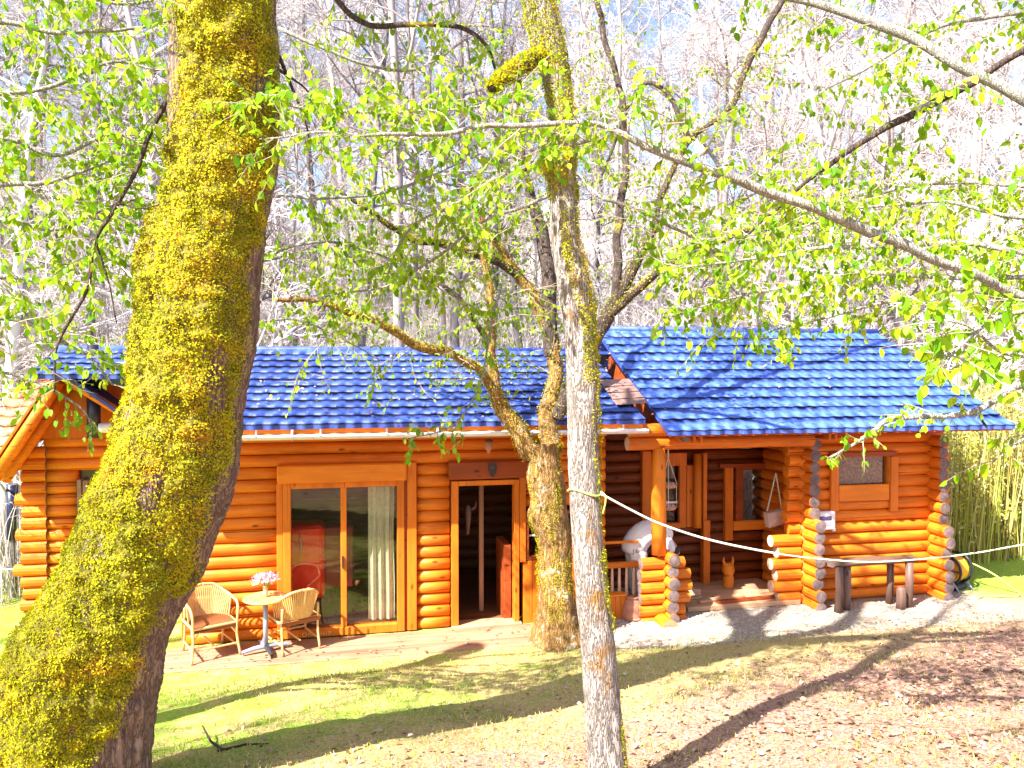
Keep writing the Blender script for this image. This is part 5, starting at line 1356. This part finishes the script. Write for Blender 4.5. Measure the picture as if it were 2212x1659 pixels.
def wild_tree(seed, H, r, mat, first, kids=(0, 5, 6, 6), nbr=16, lean=.05):
    rg = random.Random(seed); t = thing('bare_tree', 'bare tree', 'tree', (0, 0, 0))
    n = 10; pts = []; x = y = 0.0; lx, ly = rg.gauss(0, lean), rg.gauss(0, lean)
    for i in range(n + 1):
        pts.append(Vector((x, y, H * i / n - .3 * (i == 0)))); x += lx * H / n + rg.gauss(0, .05); y += ly * H / n + rg.gauss(0, .05)
    mb = MB(); mb.tube(pts, [r * (1 - .8 * i / n) * (1.25 if i == 0 else 1) for i in range(n + 1)], 9, bump=.08, seed=seed, caps=False); mb.build('trunk', mat, t, sm=True)
    mb = MB()
    for k in range(nbr):
        f = first + (1 - first) * (k + rg.random()) / nbr; q = f * n; i = min(n - 1, int(q)); p = pts[i].lerp(pts[i + 1], q - i)
        a = rg.uniform(0, 6.283); d = Vector((math.cos(a), math.sin(a), rg.uniform(.15, 1.0)))
        grow(mb, p, d, H * rg.uniform(.14, .30) * (1.25 - .6 * f), r * (1 - .8 * f) * .5 + .004, 3, rg, kids)
    mb.build('crown', mat, t)
    return t
kinds = [
 (wild_tree(1, 13, .15, WILD_PALE, .12), 'pale grey bare tree with a wide twiggy crown on the slope behind the cabin'),
 (wild_tree(2, 16, .17, WILD_PALE, .30, nbr=14), 'tall straight pale-barked bare tree on the slope behind the cabin'),
 (wild_tree(3, 12, .13, WILD_DARK, .18), 'dark-barked bare tree on the slope behind the cabin'),
 (wild_tree(4, 8, .07, WILD_PALE, .06, nbr=18, lean=.12), 'low many-branched pale bare tree on the slope behind the cabin'),
 (wild_tree(5, 17, .14, WILD_DARK, .35, nbr=13), 'tall thin dark bare tree on the slope behind the cabin'),
]
rg = random.Random(99); placed = [0] * 5
spots = []
for row, (v0, v1, n) in enumerate(((6.2, 10, 26), (10, 16, 38), (16, 25, 36), (25, 38, 26))):
    for k in range(n):
        v = rg.uniform(v0, v1); half = (v + 11) * .78 + 2; u = -half - 1.5 + (2 * half + 3) * (k + rg.uniform(.1, .9)) / n
        spots.append((u, v, rg.choice((0, 0, 1, 2, 2, 3, 3, 4, 4)) if row < 2 else rg.choice((0, 0, 1, 1, 1, 2, 3, 4))))
spots += [(from_ - .0, v_, k_) for from_, v_, k_ in ((-7.6, 3.5, 3), (-8.6, 5.0, 0), (9.2, 4.5, 1), (10.2, 3.0, 3), (12.2, 5.5, 0), (11.0, 7.5, 1))]
for u, v, k in spots:
    proto, lbl = kinds[k]; p = from_uv(u, v); z = gz1(p.x, p.y) - .1
    a = rg.uniform(0, 6.283); s = rg.uniform(.8, 1.2)
    if placed[k] == 0: o = proto; o.location = (p.x, p.y, z); o.rotation_euler = (0, 0, a); o.scale = (s, s, s)
    else: o = dup(proto, (p.x, p.y, z), a, None, s)
    o['label'] = lbl; o['group'] = ('spreading pale bare trees behind the cabin', 'tall pale bare trees behind the cabin', 'dark bare trees behind the cabin', 'low pale bare trees behind the cabin', 'thin dark bare trees behind the cabin')[k]
    placed[k] += 1
# trees behind the camera on the sunny side: their branches throw the lines of shade on the lawn
for i_, (x, y, k, a) in enumerate(((-7.4, 1.6, 3, .4), (-11.5, -1.5, 0, 2.0), (-5.0, -2.2, 3, 1.0), (-2.4, -4.6, 3, 3.3), (-14.0, 3.0, 1, .2))):
    o = dup(kinds[k][0], (x, y, gz1(x, y) - .1), a, ('low bare tree nearest the left of the lawn', 'wide bare tree on the far left of the lawn', 'low bare tree standing behind the viewer on the left', 'low bare tree standing furthest behind the viewer', 'tall pale tree furthest out on the left of the lawn')[i_], 1.0)
    o['group'] = 'bare trees around the lawn'

# leafy saplings on the slope
def sapling(seed, H):
    t = thing('leafy_sapling', 'sapling', 'tree', (0, 0, 0)); rg = random.Random(seed); tw = MB(); lv = Leaves(); mb = MB()
    pts = [Vector((0, 0, -.2))]; 
    for i in range(8): pts.append(pts[-1] + Vector((rg.gauss(0, .06), rg.gauss(0, .06), H / 8)))
    mb.tube(pts, [.035 * (1 - .8 * i / 8) for i in range(9)], 6, caps=False); mb.build('trunk', WILD_PALE, t)
    for k in range(26):
        f = rg.uniform(.15, 1); i = min(7, int(f * 8)); a = rg.uniform(0, 6.28)
        twig(tw, lv, pts[i], Vector((math.cos(a), math.sin(a), .3)), rg.uniform(.4, 1.3) * (1.2 - .6 * f), .008, rg, (.06, .10), 2, .16, .2, .1)
    tw.build('branches', WILD_PALE, t); lv.build('leaves', LEAF, t); return t
sp = [sapling(3, 4.2), sapling(4, 3.2)]
cnt = [0, 0]
for k in range(60):
    v = rg.uniform(4.8, 20); half = (v + 11) * .72; u = rg.uniform(-half, half); i_ = k % 2
    p = from_uv(u, v); z = gz1(p.x, p.y)
    if cnt[i_] == 0: o = sp[i_]; o.location = (p.x, p.y, z)
    else: o = dup(sp[i_], (p.x, p.y, z), rg.uniform(0, 6), None, rg.uniform(.8, 1.4))
    o['label'] = 'young sapling in fresh green leaf among the bare trees behind the cabin'; o['group'] = 'leafy saplings behind the cabin'; cnt[i_] += 1

# brush on the slope (uncountable twigs) and the straw-coloured thicket at the right
def brush(name, N, area, hr, mat, seed, lean=.5, w=(.008, .02), segs=2):
    r_ = np.random.default_rng(seed); P = area(r_, N)
    h = r_.uniform(*hr, N); a = r_.uniform(0, 6.283, N); ln = np.abs(r_.normal(0, lean, N))
    T = P + np.stack([np.cos(a) * ln * h, np.sin(a) * ln * h, h], -1); M = (P + T) / 2 + np.stack([np.zeros(N), np.zeros(N), h * .12 * (ln > .2)], -1)
    ww = r_.uniform(*w, N)[:, None]; b = r_.uniform(0, 6.283, N); side = np.stack([np.cos(b), np.sin(b), np.zeros(N)], -1); s2 = np.stack([-np.sin(b), np.cos(b), np.zeros(N)], -1)
    vs = np.stack([P + side * ww, P - side * ww * .5 + s2 * ww * .8, P - side * ww * .5 - s2 * ww * .8, M + side * ww * .7, M - side * ww * .35 + s2 * ww * .6, M - side * ww * .35 - s2 * ww * .6, T], 1)
    o = np.arange(N)[:, None] * 7
    q = np.concatenate([o + np.array([k]) for k in ([0, 1, 4, 3], [1, 2, 5, 4], [2, 0, 3, 5])], 0)
    tr_ = np.concatenate([o + np.array([k]) for k in ([3, 4, 6, 6], [4, 5, 6, 6], [5, 3, 6, 6])], 0)
    me = bpy.data.meshes.new(name); V = vs.reshape(-1, 3)
    F_ = [tuple(x) for x in q.tolist()] + [tuple(x[:3]) for x in tr_.tolist()]
    me.from_pydata(V.tolist(), [], F_); me.materials.append(mat); me.update()
    ob = bpy.data.objects.new(name, me); COL.objects.link(ob); ob['kind'] = 'stuff'; return ob
def area_hill(r_, N):
    v = 5.6 + 26 * r_.random(N) ** 1.5; half = (v + 11) * .75 + 1; u = r_.uniform(-1, 1, N) * half
    x = ORG.x + UD.x * u + VD.x * v; y = ORG.y + UD.y * u + VD.y * v
    return np.stack([x, y, gz(x, y) - .03], -1)
brush('undergrowth', 34000, area_hill, (.5, 3.2), WILD_PALE, 5, .55, (.004, .012))
brush('brushwood', 6000, area_hill, (.5, 2.2), WILD_DARK, 6, .6, (.004, .011))
def area_right(r_, N):
    u = 7.9 + 7.0 * r_.random(N) ** .9; v = 1.3 + 4.2 * r_.random(N) + .12 * (u - 8)
    x = ORG.x + UD.x * u + VD.x * v; y = ORG.y + UD.y * u + VD.y * v
    return np.stack([x, y, gz(x, y) - .03], -1)
brush('reed_thicket', 5200, area_right, (1.2, 4.0), REED, 7, .12, (.006, .014))
r_ = np.random.default_rng(8); N = 60000; P = area_right(r_, N); P[:, 2] += r_.uniform(.1, 1, N) ** .8 * (3.4 - .6 * r_.random(N))
v_, f_ = leaf_arrays(P, r_.normal(0, 1, (N, 3)) + np.array([0, 0, -.4]), r_.normal(0, 1, (N, 3)), r_.uniform(.04, .10, N), W=.5)
np_mesh('thicket_leaves', v_, f_, REED, kind='stuff')
def area_left(r_, N):
    u = -14 + 6.6 * r_.random(N); v = 2.2 + 4.5 * r_.random(N)
    x = ORG.x + UD.x * u + VD.x * v; y = ORG.y + UD.y * u + VD.y * v
    return np.stack([x, y, gz(x, y) - .03], -1)
brush('left_brush', 2600, area_left, (.5, 2.4), WILD_PALE, 9, .4, (.005, .012)).name = 'hedge_brush'

# ------------------------------------------------------------------ grass, dead leaves, pebbles
r_ = np.random.default_rng(12)
def scatter(N, x0, x1, y0, y1, prob):
    x = r_.uniform(x0, x1, N); y = y0 + (y1 - y0) * r_.random(N) ** .9
    u = (x - ORG.x) * UD.x + (y - ORG.y) * UD.y; v = (x - ORG.x) * VD.x + (y - ORG.y) * VD.y
    p = prob(x, y, u, v); k = r_.random(N) < p; return x[k], y[k], u[k], v[k]
def patch(x, y): return .5 + .5 * np.sin(x * 1.9 + 1.3 * np.sin(y * 1.1)) * np.sin(y * 2.3 + .9 * np.sin(x * 1.7))
x, y, u, v = scatter(230000, -6, 9, 3.6, 15, lambda x, y, u, v: (v < -.95) * (patch(x, y) ** 1.2) * np.clip(1.05 - .085 * (u + 5), .16, 1))
x2, y2, u2, v2 = scatter(30000, -12, 13, 9, 16, lambda x, y, u, v: ((u > 7.5) | (u < -5.0)) * (v < 3) * (v > -1.6) * .8)
x = np.concatenate([x, x2]); y = np.concatenate([y, y2]); N = len(x)
P = np.stack([x, y, gz(x, y) - .004], -1)
D = np.stack([r_.normal(0, .55, N), r_.normal(0, .55, N), np.ones(N)], -1)
v_, f_ = leaf_arrays(P, D, r_.normal(0, 1, (N, 3)) + np.array([0, 0, .1]), r_.uniform(.02, .06, N), W=.16)
np_mesh('grass', v_, f_, GRASSM, kind='stuff')
x, y, u, v = scatter(60000, -5, 9, 3.4, 13, lambda x, y, u, v: (v < -.95) * np.clip(.10 + .085 * (u + .5) - .17 * (v + 3.2), .05, 1) * (.15 + .85 * patch(x * .8 + 2, y) ** 1.6))
N = len(x); P = np.stack([x, y, gz(x, y) + r_.uniform(.004, .02, N)], -1)
D = np.stack([r_.normal(0, 1, N), r_.normal(0, 1, N), r_.normal(0, .25, N)], -1)
v_, f_ = leaf_arrays(P, D, np.stack([r_.normal(0, .35, N), r_.normal(0, .35, N), np.ones(N)], -1), r_.uniform(.025, .06, N), W=.7, fold=.6)
np_mesh('fallen_leaves', v_, f_, LITTERM, kind='stuff')
x, y, u, v = scatter(26000, 0, 9, 9.5, 13.5, lambda x, y, u, v: (v > -1.5) * (v < -.12) * (u > 1.2) * (u < 7.6) * np.clip(1.3 - .16 * (u - 1), .25, 1))
N = len(x); P = np.stack([x, y, gz(x, y)], -1)
o8 = np.array([[1, 0, .2], [0, 1, .2], [-1, 0, .2], [0, -1, .2], [0, 0, 1.0]]); sz = r_.uniform(.008, .026, N)[:, None, None]
rot = r_.uniform(0, 6.28, N); cs, sn = np.cos(rot)[:, None], np.sin(rot)[:, None]
V = np.stack([o8[None, :, 0] * cs - o8[None, :, 1] * sn, o8[None, :, 0] * sn + o8[None, :, 1] * cs * .7, np.repeat(o8[None, :, 2], N, 0) * .7 - .1], -1) * sz + P[:, None]
o = np.arange(N)[:, None] * 5
np_mesh('pebbles', V.reshape(-1, 3), np.concatenate([o + np.array([k]) for k in ([0, 1, 4], [1, 2, 4], [2, 3, 4], [3, 0, 4])], 0), STONE, kind='stuff')
us_ = r_.uniform(-4.9, 7.7, 260); vv_ = r_.uniform(0, 1, 260)
wing = us_ > 2.15
yy_ = np.where(wing, ER[0] + (RR[0] - ER[0]) * vv_, EL[0] + (RL[0] - EL[0]) * vv_); zz_ = np.where(wing, ER[1] + (RR[1] - ER[1]) * vv_, EL[1] + (RL[1] - EL[1]) * vv_) + .045
P = np.stack([ORG.x + UD.x * us_ + VD.x * yy_, ORG.y + UD.y * us_ + VD.y * yy_, zz_], -1); N = 260
v_, f_ = leaf_arrays(P, r_.normal(0, 1, (N, 3)) * np.array([1, 1, .3]), np.stack([r_.normal(0, .3, N), r_.normal(-.4, .3, N), np.ones(N)], -1), r_.uniform(.03, .06, N), W=.7, fold=.6)
np_mesh('roof_leaves', v_, f_, LITTERM, kind='stuff')
x = r_.uniform(-4.5, .5, 90); y = r_.uniform(-.88, -.1, 90); P = np.stack([ORG.x + UD.x * x + VD.x * y, ORG.y + UD.y * x + VD.y * y, np.full(90, .03)], -1)
v_, f_ = leaf_arrays(P, r_.normal(0, 1, (90, 3)) * np.array([1, 1, .2]), np.stack([r_.normal(0, .3, 90), r_.normal(0, .3, 90), np.ones(90)], -1), r_.uniform(.03, .06, 90), W=.7, fold=.6)
np_mesh('terrace_leaves', v_, f_, LITTERM, kind='stuff')
# fallen twig on the lawn
mb = MB(); a = at(440, 1600, 6.0)
def gp(X, Y, lift=.015):
    d = 6.0
    for _ in range(30):
        p = at(X, Y, d); d += (p.z - gz1(p.x, p.y)) * 2.2
    p = at(X, Y, d); return Vector((p.x, p.y, gz1(p.x, p.y) + lift))
P = [gp(470, 1625), gp(490, 1622), gp(530, 1612), gp(580, 1610)]
mb.tube([gp(438, 1598, .12), gp(455, 1614, .05), gp(480, 1625, .02)], [.006, .010, .013], 6); mb.tube(P, [.013, .012, .009, .004], 6)
ob = mb.build('fallen_twig', BARK_DARK); tag(ob, 'forked fallen twig lying on the pale lawn near the mossy trunk', 'twig')
for (X, Y, s, lb) in ((40, 1600, .07, 'white stone at the foot of the mossy trunk, half out of frame'),):
    p = gp(X - 40, Y, 0); mb = MB(); mb.lathe([(s * .7, -.02), (s, .02), (s * .8, .06), (s * .3, .085)], p, 10); ob = mb.build('stone', STONE); tag(ob, lb, 'stone')

# clothes line from the slim trunk to the right
a = at(1296, 1066, 4.88); pr = at(2640, 1120, 4.6)
pts = [at(1297, 1066, 4.80), at(1360, 1100, 4.85), at(1430, 1133, 4.9), at(1540, 1168, 4.95), at(1680, 1196, 5.0), at(1780, 1208, 5.0), at(1880, 1214, 4.95), at(2000, 1207, 4.9), at(2110, 1194, 4.8), at(2212, 1176, 4.75), at(2420, 1140, 4.7), at(2640, 1098, 4.62)]
q = [Vector(p) for p in spline([tuple(p) for p in pts], 6)]
t = thing('clothes_line', 'white rope tied to the slim trunk and sagging across to the right edge', 'rope', tuple(pts[0]))
off = Vector(pts[0]); k1 = 25
mb = MB(); mb.tube([p - off for p in q[:k1]], .0066, 8); mb.build('sleeved_rope', ROPEW, t, sm=True)
mb = MB(); mb.tube([p - off for p in q[k1 - 1:]], .0046, 8); mb.build('thin_rope', mat_plain('greenish_rope', (.62, .74, .52), .6), t, sm=True)
mb = MB(); c = at(1263, 1060, 4.9); rr = .108
mb.tube([Vector((c.x + rr * math.cos(x_), c.y + rr * math.sin(x_), c.z + .02 * math.sin(x_ * 2))) - off for x_ in np.linspace(-.2, 6.1, 30)], .006, 6, caps=False)
mb.tube([Vector(x_) - off for x_ in spline([tuple(at(1297, 1062, 4.80)), tuple(at(1307, 1070, 4.78)), tuple(at(1308, 1085, 4.78)), tuple(at(1302, 1110, 4.79))], 5)], .005, 6)
mb.build('knot', HOSEG, t, sm=True)
# wire at the far left
a = at(-60, 1226, 11.5); b = at(42, 1230, 11.7)
mb = MB(); mb.tube([a, a.lerp(b, .5) - Vector((0, 0, .01)), b], .012, 6); ob = mb.build('fence_wire', WHITE); tag(ob, 'short white wire running to the left corner of the cabin', 'wire')

# ------------------------------------------------------------------ light, sky, camera
az = (UD * -math.cos(R(32)) + VD * -math.sin(R(32))).normalized(); el = R(46)
sd = Vector((az.x * math.cos(el), az.y * math.cos(el), math.sin(el)))
L = bpy.data.lights.new('sun', 'SUN'); L.energy = 5.0; L.angle = R(.55); L.color = (1.0, .955, .87)
so_ = bpy.data.objects.new('sun', L); COL.objects.link(so_); so_.rotation_euler = (-sd).to_track_quat('-Z', 'Y').to_euler()
W = bpy.data.worlds.new('World'); scene.world = W; W.use_nodes = True; nt = W.node_tree
sky = nt.nodes.new('ShaderNodeTexSky'); sky.sky_type = 'NISHITA'; sky.sun_disc = False; sky.sun_elevation = el; sky.sun_rotation = math.atan2(sd.x, sd.y)
sky.air_density = 1.0; sky.dust_density = 2.0; sky.ozone_density = 1.2
bg = nt.nodes['Background']; nt.links.new(sky.outputs[0], bg.inputs[0]); bg.inputs[1].default_value = .085
cam = bpy.data.cameras.new('camera'); co = bpy.data.objects.new('camera', cam); COL.objects.link(co)
co.location = CAM; co.rotation_euler = (math.pi / 2 - PIT, 0, 0); cam.sensor_width = 36; cam.lens = 36 * F / 2212; cam.clip_end = 400; cam.clip_start = .05
scene.camera = co
vs_ = scene.view_settings; vs_.view_transform = 'Standard'; vs_.look = 'None'; vs_.exposure = 2.0; vs_.gamma = 1.0
scene.cycles.max_bounces = 7; scene.cycles.transparent_max_bounces = 12; scene.cycles.use_denoising = True
